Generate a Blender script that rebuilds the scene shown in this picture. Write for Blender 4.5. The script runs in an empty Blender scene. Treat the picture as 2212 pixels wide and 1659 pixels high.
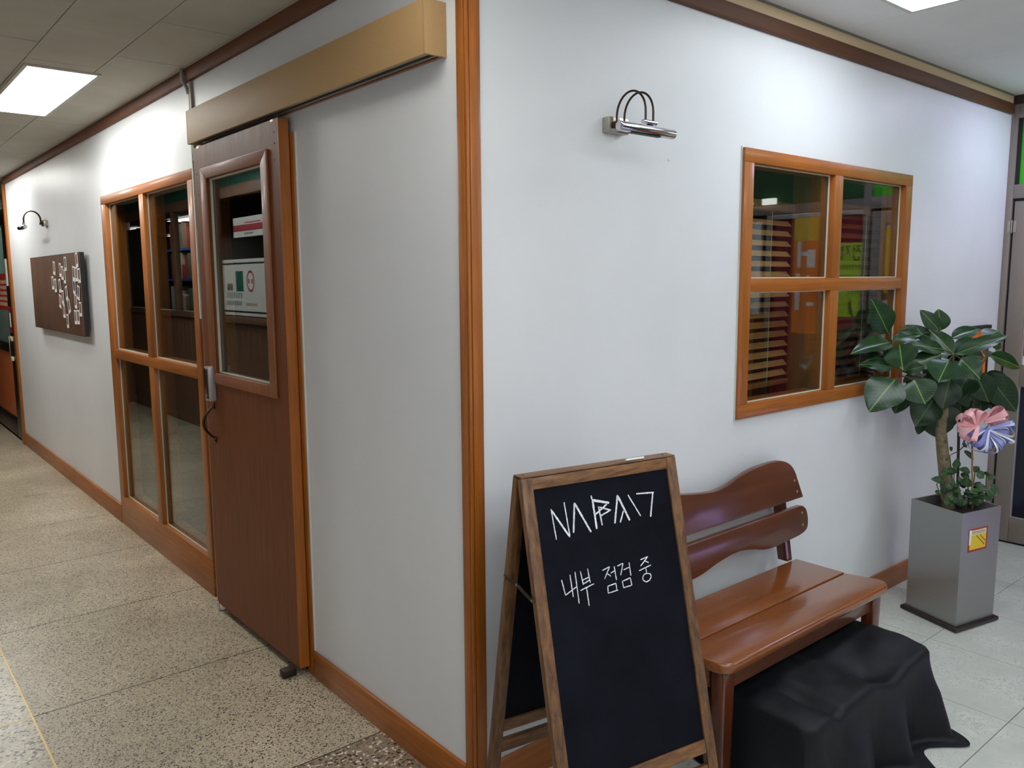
import bpy, bmesh, math, random
from mathutils import Vector, Matrix, noise
C = bpy.context.scene.collection
S = bpy.context.scene
PI = math.pi
random.seed(7)

# ---------------------------------------------------------------- camera
cam = bpy.data.cameras.new('camera'); cam_o = bpy.data.objects.new('camera', cam); C.objects.link(cam_o)
cam.sensor_fit = 'HORIZONTAL'; cam.sensor_width = 36.0; cam.lens = 36.0*1754.5/2212.0
cam.clip_start = .02; cam.clip_end = 100
_r = Vector((0.7660049763, -0.6428053675, -0.0061348037)); _u = Vector((0.0865779666, 0.0937056284, 0.9918283677))
_f = Vector((0.6369777327, 0.7602766041, -0.1274317593))
_m = Matrix((_r, _u, -_f)).transposed().to_4x4(); _m.translation = Vector((-1.35555, -1.79798, 1.55))
cam_o.matrix_world = _m
S.camera = cam_o
# ---------------------------------------------------------------- world, exposure, lamp strengths
w = bpy.data.worlds.new('world'); S.world = w; w.use_nodes = True
w.node_tree.nodes['Background'].inputs[0].default_value = (.75, .8, .9, 1)
w.node_tree.nodes['Background'].inputs[1].default_value = .02
S.view_settings.view_transform = 'Standard'; S.view_settings.look = 'None'
S.view_settings.gamma = 1.0; S.view_settings.use_curve_mapping = False
S.view_settings.exposure = 0.0
S.cycles.use_denoising = True
S.cycles.max_bounces = 10; S.cycles.diffuse_bounces = 5; S.cycles.glossy_bounces = 4; S.cycles.transparent_max_bounces = 12
S.cycles.sample_clamp_indirect = 4.0
PANEL_HALL = 9.4       # radiance of the ceiling LED panels
PANEL_CORRIDOR = 20.0
PANEL_VIOLET = 17.0
PANEL_BACK = 13.0
PANEL_DIM = 6.5
PANEL_FAR = 12.0

# ---------------------------------------------------------------- node helpers
def mat(name):
    m = bpy.data.materials.new(name); m.use_nodes = True
    nt = m.node_tree; b = nt.nodes['Principled BSDF']
    return m, nt, b
def lin(c):
    f = lambda v: v/12.92 if v <= .04045 else ((v+.055)/1.055)**2.4
    return tuple(f(x/255.0) for x in c)+(1,)
def plain(name, rgb, rough=.5, metal=0.0, coat=0.0, spec=.5):
    m, nt, b = mat(name); b.inputs['Base Color'].default_value = lin(rgb)
    b.inputs['Roughness'].default_value = rough; b.inputs['Metallic'].default_value = metal
    b.inputs['Coat Weight'].default_value = coat; b.inputs['Coat Roughness'].default_value = .08
    b.inputs['Specular IOR Level'].default_value = spec
    return m
def N(nt, typ, **kw):
    n = nt.nodes.new(typ)
    for k, v in kw.items():
        if k.startswith('i_'):
            n.inputs[k[2:].replace('_', ' ')].default_value = v
        else: setattr(n, k, v)
    return n
def coords(nt, scale=(1, 1, 1), kind='Object'):
    t = N(nt, 'ShaderNodeTexCoord'); mp = N(nt, 'ShaderNodeMapping'); mp.inputs['Scale'].default_value = scale
    nt.links.new(t.outputs[kind], mp.inputs['Vector']); return mp.outputs['Vector']
def ramp(nt, fac, stops):
    r = N(nt, 'ShaderNodeValToRGB'); e = r.color_ramp.elements
    while len(e) < len(stops): e.new(.5)
    for el, (p, c) in zip(e, stops): el.position = p; el.color = c
    nt.links.new(fac, r.inputs['Fac']); return r.outputs['Color']
def mixc(nt, fac, a, b, typ='MIX'):
    m = N(nt, 'ShaderNodeMix', data_type='RGBA', blend_type=typ)
    for s, v in ((m.inputs[0], fac), (m.inputs[6], a), (m.inputs[7], b)):
        if hasattr(v, 'is_output'): nt.links.new(v, s)
        else: s.default_value = v
    return m.outputs[2]
def bump(nt, b, h, strength=.2, dist=.002):
    bp = N(nt, 'ShaderNodeBump'); bp.inputs['Strength'].default_value = strength; bp.inputs['Distance'].default_value = dist
    nt.links.new(h, bp.inputs['Height']); nt.links.new(bp.outputs['Normal'], b.inputs['Normal'])
def wood(name, dark, light, grain=(1, 1, 1), scale=9.0, rough=.35, coat=.3, contrast=(.35, .68), bumpy=.05):
    """grain = mapping scale: small along the grain, large across it"""
    m, nt, b = mat(name)
    v = coords(nt, grain)
    n1 = N(nt, 'ShaderNodeTexNoise', i_Scale=scale, i_Detail=6.0, i_Roughness=.62, i_Distortion=.4); nt.links.new(v, n1.inputs['Vector'])
    c = ramp(nt, n1.outputs['Fac'], [(contrast[0], lin(dark)), (contrast[1], lin(light))])
    n2 = N(nt, 'ShaderNodeTexNoise', i_Scale=2.2, i_Detail=2.0); nt.links.new(coords(nt), n2.inputs['Vector'])
    c2 = ramp(nt, n2.outputs['Fac'], [(.3, (.82, .82, .82, 1)), (.7, (1.1, 1.1, 1.1, 1))])
    c = mixc(nt, 1.0, c, c2, 'MULTIPLY')
    nt.links.new(c, b.inputs['Base Color']); b.inputs['Roughness'].default_value = rough
    b.inputs['Coat Weight'].default_value = coat; b.inputs['Coat Roughness'].default_value = .12
    if bumpy: bump(nt, b, n1.outputs['Fac'], bumpy, .001)
    return m
def emit(name, rgb, strength):
    m, nt, b = mat(name); b.inputs['Base Color'].default_value = (.8, .8, .8, 1)
    b.inputs['Emission Color'].default_value = rgb+(1,); b.inputs['Emission Strength'].default_value = strength
    return m
def glass(name, tint=(.86, .9, .88), ior=1.52):
    m, nt, b = mat(name); nt.nodes.remove(b)
    tr = N(nt, 'ShaderNodeBsdfTransparent'); tr.inputs[0].default_value = tint+(1,)
    gl = N(nt, 'ShaderNodeBsdfGlossy'); gl.inputs['Roughness'].default_value = .004; gl.inputs['Color'].default_value = (.95, .97, .97, 1)
    geo = N(nt, 'ShaderNodeNewGeometry')
    io = N(nt, 'ShaderNodeMix'); io.inputs[2].default_value = ior; io.inputs[3].default_value = 1/ior
    nt.links.new(geo.outputs['Backfacing'], io.inputs[0])
    fr = N(nt, 'ShaderNodeFresnel'); nt.links.new(io.outputs[0], fr.inputs['IOR'])
    mx = N(nt, 'ShaderNodeMixShader')
    nt.links.new(fr.outputs[0], mx.inputs[0]); nt.links.new(tr.outputs[0], mx.inputs[1]); nt.links.new(gl.outputs[0], mx.inputs[2])
    nt.links.new(mx.outputs[0], nt.nodes['Material Output'].inputs['Surface'])
    return m

# ---------------------------------------------------------------- materials
def paint_wall():
    m, nt, b = mat('white_wall_paint')
    v = coords(nt)
    n = N(nt, 'ShaderNodeTexNoise', i_Scale=1.1, i_Detail=5.0, i_Roughness=.6); nt.links.new(v, n.inputs['Vector'])
    c = ramp(nt, n.outputs['Fac'], [(.3, (.70, .715, .74, 1)), (.7, (.77, .785, .81, 1))])
    nt.links.new(c, b.inputs['Base Color']); b.inputs['Roughness'].default_value = .42; b.inputs['Specular IOR Level'].default_value = .35
    n2 = N(nt, 'ShaderNodeTexNoise', i_Scale=60.0, i_Detail=3.0); nt.links.new(v, n2.inputs['Vector'])
    bump(nt, b, n2.outputs['Fac'], .06, .002)
    return m
def ceiling_mat(name, a, c_):
    m, nt, b = mat(name); v = coords(nt)
    n = N(nt, 'ShaderNodeTexNoise', i_Scale=3.0, i_Detail=6.0); nt.links.new(v, n.inputs['Vector'])
    nt.links.new(ramp(nt, n.outputs['Fac'], [(.3, a), (.7, c_)]), b.inputs['Base Color']); b.inputs['Roughness'].default_value = .8
    return m
def terrazzo(name, base, mid, dark, pale, size=210.0, dark_amt=.13, pale_amt=.92, rough=.32):
    m, nt, b = mat(name); v = coords(nt)
    nz = N(nt, 'ShaderNodeTexNoise', i_Scale=90.0, i_Detail=2.0); nt.links.new(v, nz.inputs['Vector'])
    add = N(nt, 'ShaderNodeVectorMath', operation='MULTIPLY_ADD'); nt.links.new(nz.outputs['Color'], add.inputs[0])
    add.inputs[1].default_value = (.008, .008, .008); nt.links.new(v, add.inputs[2])
    vo = N(nt, 'ShaderNodeTexVoronoi', i_Scale=size, i_Randomness=1.0); nt.links.new(add.outputs[0], vo.inputs['Vector'])
    sx = N(nt, 'ShaderNodeSeparateColor'); nt.links.new(vo.outputs['Color'], sx.inputs[0])
    col = ramp(nt, sx.outputs[0], [(0, dark), (dark_amt, dark), (dark_amt+.02, mid), (.45, base), (pale_amt-.02, base), (pale_amt, pale), (1, pale)])
    col.node.color_ramp.interpolation = 'LINEAR'
    vo2 = N(nt, 'ShaderNodeTexVoronoi', i_Scale=size*.38); nt.links.new(add.outputs[0], vo2.inputs['Vector'])
    sp = ramp(nt, vo2.outputs['Distance'], [(.0, (1, 1, 1, 1)), (.13, (1, 1, 1, 1)), (.19, (0, 0, 0, 1))])
    col = mixc(nt, sp, col, dark)
    big = N(nt, 'ShaderNodeTexNoise', i_Scale=1.6, i_Detail=5.0, i_Roughness=.65); nt.links.new(v, big.inputs['Vector'])
    col = mixc(nt, 1.0, col, ramp(nt, big.outputs['Fac'], [(.3, (.70, .67, .62, 1)), (.68, (1.1, 1.09, 1.07, 1))]), 'MULTIPLY')
    nt.links.new(col, b.inputs['Base Color']); b.inputs['Roughness'].default_value = rough
    return m
def marble_tile():
    m, nt, b = mat('marbled_vinyl_tile'); v = coords(nt)
    n = N(nt, 'ShaderNodeTexNoise', i_Scale=26.0, i_Detail=4.0, i_Roughness=.6, i_Distortion=1.6); nt.links.new(v, n.inputs['Vector'])
    q = ramp(nt, n.outputs['Fac'], [(.485, (0, 0, 0, 1)), (.505, (1, 1, 1, 1)), (.525, (0, 0, 0, 1))])
    n2 = N(nt, 'ShaderNodeTexNoise', i_Scale=6.0, i_Detail=4.0); nt.links.new(v, n2.inputs['Vector'])
    q2 = ramp(nt, n2.outputs['Fac'], [(.4, (0, 0, 0, 1)), (.62, (.85, .85, .85, 1))])
    f = mixc(nt, 1.0, q, q2, 'MULTIPLY')
    basec = ramp(nt, n2.outputs['Fac'], [(.3, (.48, .50, .45, 1)), (.7, (.63, .65, .60, 1))])
    nt.links.new(mixc(nt, f, basec, (.09, .105, .07, 1)), b.inputs['Base Color'])
    b.inputs['Roughness'].default_value = .3
    return m
def worn_door():
    m, nt, b = mat('worn_rosewood_veneer')
    v = coords(nt, (60, 60, 2.2))
    n1 = N(nt, 'ShaderNodeTexNoise', i_Scale=1.6, i_Detail=6.0, i_Roughness=.6); nt.links.new(v, n1.inputs['Vector'])
    c = ramp(nt, n1.outputs['Fac'], [(.3, lin((100, 52, 23))), (.7, lin((128, 71, 34)))])
    tc = N(nt, 'ShaderNodeTexCoord'); sp = N(nt, 'ShaderNodeSeparateXYZ'); nt.links.new(tc.outputs['Object'], sp.inputs[0])
    st = N(nt, 'ShaderNodeTexNoise', i_Scale=3.0, i_Detail=5.0, i_Roughness=.7); nt.links.new(coords(nt, (9, 9, 1.4)), st.inputs['Vector'])
    mr = N(nt, 'ShaderNodeMapRange'); mr.inputs[1].default_value = 2.015; mr.inputs[2].default_value = 2.13
    nt.links.new(sp.outputs['Z'], mr.inputs[0])
    mul = N(nt, 'ShaderNodeMath', operation='MULTIPLY'); nt.links.new(mr.outputs[0], mul.inputs[0])
    nt.links.new(ramp(nt, st.outputs['Fac'], [(.42, (0, 0, 0, 1)), (.72, (.75, .75, .75, 1))]), mul.inputs[1])
    c = mixc(nt, mul.outputs[0], c, lin((165, 150, 140)))
    nt.links.new(c, b.inputs['Base Color']); b.inputs['Roughness'].default_value = .5; b.inputs['Specular IOR Level'].default_value = .3
    return m
def leaf_mat(name, dark, light, rib, rough=.32):
    m, nt, b = mat(name)
    tc = N(nt, 'ShaderNodeTexCoord'); sp = N(nt, 'ShaderNodeSeparateXYZ'); nt.links.new(tc.outputs['Object'], sp.inputs[0])
    ab = N(nt, 'ShaderNodeMath', operation='ABSOLUTE'); nt.links.new(sp.outputs['Y'], ab.inputs[0])
    mid = ramp(nt, ab.outputs[0], [(0, (1, 1, 1, 1)), (.010, (1, 1, 1, 1)), (.022, (0, 0, 0, 1))])
    # side veins: lines slanting from the midrib
    ad = N(nt, 'ShaderNodeMath', operation='MULTIPLY_ADD'); nt.links.new(ab.outputs[0], ad.inputs[0]); ad.inputs[1].default_value = -.55; nt.links.new(sp.outputs['X'], ad.inputs[2])
    mm = N(nt, 'ShaderNodeMath', operation='MULTIPLY'); nt.links.new(ad.outputs[0], mm.inputs[0]); mm.inputs[1].default_value = 60.0
    sn = N(nt, 'ShaderNodeMath', operation='SINE'); nt.links.new(mm.outputs[0], sn.inputs[0])
    vein = ramp(nt, sn.outputs[0], [(.93, (0, 0, 0, 1)), (1.0, (.28, .28, .28, 1))])
    ns = N(nt, 'ShaderNodeTexNoise', i_Scale=3.0, i_Detail=2.0); nt.links.new(tc.outputs['Object'], ns.inputs['Vector'])
    c = ramp(nt, ns.outputs['Fac'], [(.3, dark), (.7, light)])
    c = mixc(nt, vein, c, rib); c = mixc(nt, mid, c, rib)
    nt.links.new(c, b.inputs['Base Color']); b.inputs['Roughness'].default_value = rough; b.inputs['Coat Weight'].default_value = .12
    b.inputs['Coat Roughness'].default_value = .22; b.inputs['Specular IOR Level'].default_value = .3
    return m
def speckle(name, rgb, amt, scale, rough, metal=0.0):
    m, nt, b = mat(name); n = N(nt, 'ShaderNodeTexNoise', i_Scale=scale, i_Detail=3.0); nt.links.new(coords(nt), n.inputs['Vector'])
    c = lin(rgb); lo = tuple(x*(1-amt) for x in c[:3])+(1,); hi = tuple(x*(1+amt) for x in c[:3])+(1,)
    nt.links.new(ramp(nt, n.outputs['Fac'], [(.35, lo), (.65, hi)]), b.inputs['Base Color'])
    b.inputs['Roughness'].default_value = rough; b.inputs['Metallic'].default_value = metal
    return m
def chalk_black():
    m, nt, b = mat('chalkboard_black'); v = coords(nt)
    n = N(nt, 'ShaderNodeTexNoise', i_Scale=5.0, i_Detail=5.0, i_Roughness=.7); nt.links.new(v, n.inputs['Vector'])
    nt.links.new(ramp(nt, n.outputs['Fac'], [(.35, (.003, .0035, .007, 1)), (.75, (.008, .009, .016, 1))]), b.inputs['Base Color'])
    b.inputs['Roughness'].default_value = .7; b.inputs['Specular IOR Level'].default_value = .1
    return m
def chalk_white():
    m, nt, b = mat('chalk_marker_white'); v = coords(nt)
    n = N(nt, 'ShaderNodeTexNoise', i_Scale=260.0, i_Detail=3.0); nt.links.new(v, n.inputs['Vector'])
    nt.links.new(ramp(nt, n.outputs['Fac'], [(.35, (.5, .52, .6, 1)), (.6, (.92, .95, 1.0, 1))]), b.inputs['Base Color'])
    b.inputs['Roughness'].default_value = .8
    return m

M = {}
M['wall'] = paint_wall()
M['ceil_left'] = ceiling_mat('aged_ceiling_board', (.50, .485, .42, 1), (.58, .565, .49, 1))
M['ceil_right'] = ceiling_mat('white_ceiling_board', (.74, .75, .75, 1), (.80, .81, .81, 1))
M['terrazzo'] = terrazzo('terrazzo_fine', (.58, .50, .375, 1), (.38, .32, .225, 1), (.03, .026, .023, 1), (.72, .66, .54, 1), size=240.0, dark_amt=.13)
M['terrazzo_coarse'] = terrazzo('terrazzo_coarse', (.36, .27, .19, 1), (.22, .17, .12, 1), (.05, .04, .033, 1), (.78, .76, .70, 1), size=120.0, pale_amt=.9)
M['terrazzo_side'] = terrazzo('terrazzo_grey', (.58, .53, .41, 1), (.36, .33, .25, 1), (.06, .06, .055, 1), (.72, .69, .58, 1), size=110.0, rough=.28)
M['marble'] = marble_tile()
M['grout'] = plain('dark_floor_bed', (70, 62, 48), .8)
M['brass'] = plain('brass_strip', (186, 160, 104), .35, .7)
TW = dict(dark=(134, 72, 18), light=(180, 106, 34), rough=.4, coat=.15, contrast=(.25, .75))
M['trim_z'] = wood('orange_varnished_wood_upright', grain=(30, 30, 1.2), scale=2.2, **TW)
M['trim_x'] = wood('orange_varnished_wood_along_x', grain=(1.2, 30, 30), scale=2.2, **TW)
M['trim_y'] = wood('orange_varnished_wood_along_y', grain=(30, 1.2, 30), scale=2.2, **TW)
M['crown_x'] = wood('brown_crown_wood_x', (74, 39, 13), (98, 54, 20), (1, 30, 30), 2.0, .6, 0, (.25, .75))
M['crown_y'] = wood('brown_crown_wood_y', (92, 48, 20), (116, 64, 28), (30, 1, 30), 2.0, .6, 0, (.25, .75))
M['beige'] = plain('beige_ceiling_moulding', (212, 186, 150), .6)
M['grey_trim'] = plain('grey_metal_trim', (120, 118, 115), .5)
M['door'] = worn_door()
M['door_frame'] = wood('brown_door_moulding', (128, 74, 40), (156, 94, 54), (30, 30, 1.5), 2.0, .45, .1, (.25, .75))
M['mdf'] = speckle('tan_painted_board', (178, 144, 98), .05, 240.0, .6)
M['bead'] = plain('pale_glazing_bead', (208, 206, 188), .5)
M['glass'] = glass('window_glass')
M['chrome'] = plain('polished_chrome', (205, 205, 210), .12, 1.0)
M['brushed'] = plain('brushed_nickel', (176, 170, 156), .3, 1.0)
M['dark_metal'] = plain('dark_bronze_metal', (70, 58, 46), .3, 1.0)
M['silver'] = speckle('silver_plastic', (176, 172, 176), .06, 400.0, .35, .4)
M['black_gloss'] = plain('black_gloss_plastic', (14, 13, 14), .12, coat=.5)
M['black'] = plain('matt_black', (16, 15, 16), .55)
M['rubber'] = plain('dark_rubber', (40, 26, 20), .5)
M['pvc'] = plain('white_plastic_duct', (206, 206, 198), .45)
M['pvc_grey'] = plain('grey_plastic_duct', (150, 145, 132), .5)
M['bench'] = wood('red_brown_varnished_wood', (80, 43, 26), (104, 61, 39), (1.2, 18, 18), 1.6, .3, .35, (.2, .8))
M['bench_seat'] = wood('orange_brown_seat_wood', (104, 54, 22), (150, 86, 36), (1.0, 14, 14), 1.4, .2, .55, (.08, .92))
M['bench_leg'] = wood('red_brown_leg_wood', (66, 29, 13), (104, 50, 24), (22, 22, 1.6), 2.0, .22, .6, (.25, .8))
M['oak_u'] = wood('stained_easel_wood', (66, 42, 24), (128, 88, 52), (40, 40, 2.0), 2.0, .5, .1, (.32, .68), .1)
M['oak_x'] = wood('stained_easel_wood_cross', (74, 46, 24), (140, 96, 54), (2.2, 40, 40), 2.0, .5, .1, (.32, .68), .1)
M['chalkboard'] = chalk_black(); M['chalk'] = chalk_white()
M['cloth'] = speckle('black_cotton_cloth', (10, 12, 18), .3, 60.0, .55)
M['cloth'].node_tree.nodes['Principled BSDF'].inputs['Specular IOR Level'].default_value = .3
M['pot'] = speckle('grey_metallic_planter', (150, 150, 148), .05, 320.0, .34, .65)
M['tray'] = plain('dark_brown_tray', (38, 30, 28), .35)
M['soil'] = speckle('potting_soil', (44, 30, 22), .4, 90.0, .95)
M['bark'] = speckle('pale_bark', (120, 108, 84), .3, 60.0, .8)
M['twig'] = plain('green_brown_twig', (76, 74, 40), .6)
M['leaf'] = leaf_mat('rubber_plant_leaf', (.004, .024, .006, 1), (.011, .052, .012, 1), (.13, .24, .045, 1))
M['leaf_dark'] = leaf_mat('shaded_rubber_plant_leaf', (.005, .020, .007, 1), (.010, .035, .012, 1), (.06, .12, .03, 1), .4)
M['leaf_small'] = leaf_mat('small_shrub_leaf', (.020, .055, .022, 1), (.045, .10, .04, 1), (.20, .25, .08, 1), .45)
M['alu'] = plain('grey_brown_anodised_aluminium', (138, 128, 118), .4, .35)
M['alu_dark'] = plain('dark_gasket', (24, 22, 22), .6)
M['pink'] = plain('pink_satin_ribbon', (246, 182, 188), .25, 0, .4)
M['blue'] = plain('blue_organza_ribbon', (140, 146, 212), .3, 0, .4)
M['white_ribbon'] = plain('white_satin_ribbon', (216, 218, 232), .25, 0, .4)
M['stick'] = plain('wooden_stick', (150, 118, 88), .6)
M['stick_dark'] = plain('dark_stick', (52, 34, 30), .6)
def flat(name, rgb, rough=.5): return plain(name, rgb, rough)
M['yellow'] = flat('yellow_print', (226, 190, 40)); M['cream'] = flat('cream_print', (222, 214, 176)); M['red'] = flat('red_print', (168, 40, 28))
M['orange'] = flat('orange_print', (240, 122, 30)); M['white'] = flat('white_print', (232, 234, 232)); M['ink'] = flat('black_print', (26, 24, 26))
M['green'] = flat('green_print', (60, 172, 30)); M['lime'] = flat('lime_paper', (190, 226, 40)); M['teal'] = flat('teal_print', (30, 96, 78))
M['maroon'] = flat('maroon_print', (140, 28, 42)); M['navy'] = plain('navy_glass_panel', (18, 24, 40), .15); M['photo'] = flat('photo_print', (150, 112, 96), .3)
M['photo2'] = flat('photo_print_dark', (112, 100, 98), .3); M['photo3'] = flat('photo_print_blue', (72, 84, 110), .3)
M['dark_wood_panel'] = wood('dark_brown_panelling', (104, 76, 60), (134, 100, 80), (30, 30, 1.5), 2.0, .5, .1, (.25, .75))
M['dark_wall'] = plain('dark_brown_wall', (52, 40, 32), .7)
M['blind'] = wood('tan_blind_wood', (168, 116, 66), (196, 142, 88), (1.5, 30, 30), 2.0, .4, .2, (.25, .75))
M['board_wood'] = wood('dark_brown_board', (82, 54, 36), (104, 72, 50), (20, 30, 1.2), 2.0, .55, .05, (.3, .7))
M['inner_wood'] = wood('mid_brown_post', (120, 70, 32), (150, 92, 46), (30, 30, 1.5), 2.0, .4, .2, (.25, .75))
M['joint'] = plain('dark_slab_joint', (56, 45, 33), .7)
M['plug'] = plain('pale_wooden_plug', (158, 116, 84), .4)
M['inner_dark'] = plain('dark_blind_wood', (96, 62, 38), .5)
M['white_lit'] = emit('white_glow_patch', (1.0, 1.0, .95), 4.0)  # glow of the added patches that imitate mirrored ceiling lights
M['violet_lit'] = emit('violet_glow_front', (.45, .32, 1.0), 3.2)
M['panel_dim'] = emit('led_diffuser_dim', (1.0, .98, .92), PANEL_DIM)
M['panel_back'] = emit('led_diffuser_back', (.92, .97, 1.0), PANEL_BACK)
M['panel_hall'] = emit('led_diffuser_hall', (.88, .95, 1.0), PANEL_HALL)
M['panel_corr'] = emit('led_diffuser_corridor', (1.0, 1.0, .95), PANEL_CORRIDOR)
M['panel_violet'] = emit('led_diffuser_violet', (.68, .68, 1.0), PANEL_VIOLET)
M['panel_far'] = emit('led_diffuser_far', (.95, 1.0, .97), PANEL_FAR)

# ---------------------------------------------------------------- mesh helpers
def bm_new(): return bmesh.new()
def box(bm, x0, x1, y0, y1, z0, z1, mi=0):
    vs = [bm.verts.new((x, y, z)) for z in (z0, z1) for y in (y0, y1) for x in (x0, x1)]
    for f in ((0, 2, 3, 1), (4, 5, 7, 6), (0, 1, 5, 4), (2, 6, 7, 3), (0, 4, 6, 2), (1, 3, 7, 5)):
        bm.faces.new([vs[i] for i in f]).material_index = mi
def join(bm, src):
    me = bpy.data.meshes.new('tmp'); src.to_mesh(me); src.free(); bm.from_mesh(me); bpy.data.meshes.remove(me)
def rbox(bm, x0, x1, y0, y1, z0, z1, r=.004, seg=2):
    t = bmesh.new(); box(t, x0, x1, y0, y1, z0, z1)
    bmesh.ops.bevel(t, geom=t.edges[:], offset=r, segments=seg, profile=.5, affect='EDGES'); join(bm, t)
def obox(bm, o, ax, ay, az, a0, a1, b0, b1, c0, c1, r=0, seg=2):
    t = bmesh.new(); box(t, a0, a1, b0, b1, c0, c1)
    if r: bmesh.ops.bevel(t, geom=t.edges[:], offset=r, segments=seg, profile=.5, affect='EDGES')
    for v in t.verts: v.co = Vector(o)+Vector(ax)*v.co.x+Vector(ay)*v.co.y+Vector(az)*v.co.z
    bmesh.ops.recalc_face_normals(t, faces=t.faces[:]); join(bm, t)
def tube(bm, pts, rad, n=10, cap=True):
    pts = [Vector(p) for p in pts]; k = len(pts)
    rads = rad if isinstance(rad, (list, tuple)) else [rad]*k
    rings = []; prev = None
    for i, p in enumerate(pts):
        d = (pts[min(i+1, k-1)]-pts[max(i-1, 0)]).normalized()
        if prev is None:
            a = Vector((0, 0, 1)) if abs(d.z) < .9 else Vector((1, 0, 0)); prev = d.cross(a).normalized()
        prev = (prev-d*prev.dot(d)).normalized(); b = d.cross(prev)
        rings.append([bm.verts.new(p+(prev*math.cos(2*PI*j/n)+b*math.sin(2*PI*j/n))*rads[i]) for j in range(n)])
    for r0, r1 in zip(rings, rings[1:]):
        for j in range(n): bm.faces.new((r0[j], r0[(j+1) % n], r1[(j+1) % n], r1[j])).smooth = True
    if cap: bm.faces.new(rings[0][::-1]); bm.faces.new(rings[-1])
def prism(bm, poly, fn, t0, t1, r=0, seg=2):
    """poly 2-D outline extruded from t0 to t1; fn(a, b, t) -> point"""
    t = bmesh.new()
    lo = [t.verts.new((a, b, t0)) for a, b in poly]; hi = [t.verts.new((a, b, t1)) for a, b in poly]; k = len(poly)
    t.faces.new(lo[::-1]); t.faces.new(hi)
    for i in range(k): t.faces.new((lo[i], lo[(i+1) % k], hi[(i+1) % k], hi[i]))
    bmesh.ops.recalc_face_normals(t, faces=t.faces[:])
    if r:
        es = [e for e in t.edges if abs(e.verts[0].co.z-e.verts[1].co.z) < 1e-6]
        bmesh.ops.bevel(t, geom=es, offset=r, segments=seg, profile=.5, affect='EDGES')
    for v in t.verts: v.co = Vector(fn(*v.co))
    bmesh.ops.recalc_face_normals(t, faces=t.faces[:]); join(bm, t)
def smooth_by_angle(me, ang=.7):
    for p in me.polygons: p.use_smooth = True
    try: me.set_sharp_from_angle(angle=ang)
    except Exception: pass
def worigin(o):
    v = Vector((0, 0, 0))
    while o is not None: v += Vector(o.location); o = o.parent
    return v
def obj(name, bm, m, parent=None, smooth=True, loc=None):
    me = bpy.data.meshes.new(name)
    base = worigin(parent) if parent is not None else Vector((0, 0, 0))
    if loc is not None: base = Vector(loc)
    if base.length: bmesh.ops.translate(bm, verts=bm.verts[:], vec=-base)
    bm.to_mesh(me); bm.free()
    for x in (m if isinstance(m, (list, tuple)) else [m]): me.materials.append(x)
    if smooth: smooth_by_angle(me)
    o = bpy.data.objects.new(name, me); C.objects.link(o)
    if parent is not None: o.parent = parent
    elif loc is not None: o.location = base
    return o
def tag(o, label, cat, group=None, kind=None):
    o['label'] = label; o['category'] = cat
    if group: o['group'] = group
    if kind: o['kind'] = kind
    return o
def thing(name, label, cat, loc=(0, 0, 0), group=None, kind=None):
    o = bpy.data.objects.new(name, None); C.objects.link(o); o.location = loc; o.empty_display_size = .05
    return tag(o, label, cat, group, kind)
def part(name, m, parent, *boxes, r=0):
    bm = bmesh.new()
    for b in boxes:
        if r: rbox(bm, *b, r=r)
        else: box(bm, *b)
    return obj(name, bm, m, parent)
CH1=[(-0.1753,0.0872,-0.1704,0.1665,0.0006499),(-0.1738,0.0915,-0.1285,0.1666,0.0009748),(-0.1283,0.1653,-0.1329,0.0758,0.0006499),(-0.1011,0.0817,-0.1156,0.1579,0.0009748),(-0.1005,0.0831,-0.0606,0.1647,0.001056),(-0.0453,0.0702,-0.0443,0.0801,0.0008123),(-0.0427,0.0803,-0.041,0.1596,0.001137),(-0.0431,0.083,0.0099,0.0976,0.0013),(0.0017,0.0999,-0.0428,0.1233,0.0008123),(-0.0265,0.1021,-0.0218,0.1529,0.0008123),(-0.0234,0.1047,0.0127,0.1177,0.0008936),(0.011,0.1174,-0.0247,0.1281,0.0008123),(0.041,0.0808,0.0198,0.1545,0.001056),(0.0414,0.0837,0.0707,0.1539,0.001218),(0.054,0.1252,0.0383,0.1546,0.0008123),(0.076,0.0856,0.1099,0.148,0.0007311),(0.105,0.0863,0.1664,0.0909,0.0008123),(0.1625,0.0918,0.1438,0.155,0.0009748)]
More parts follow.
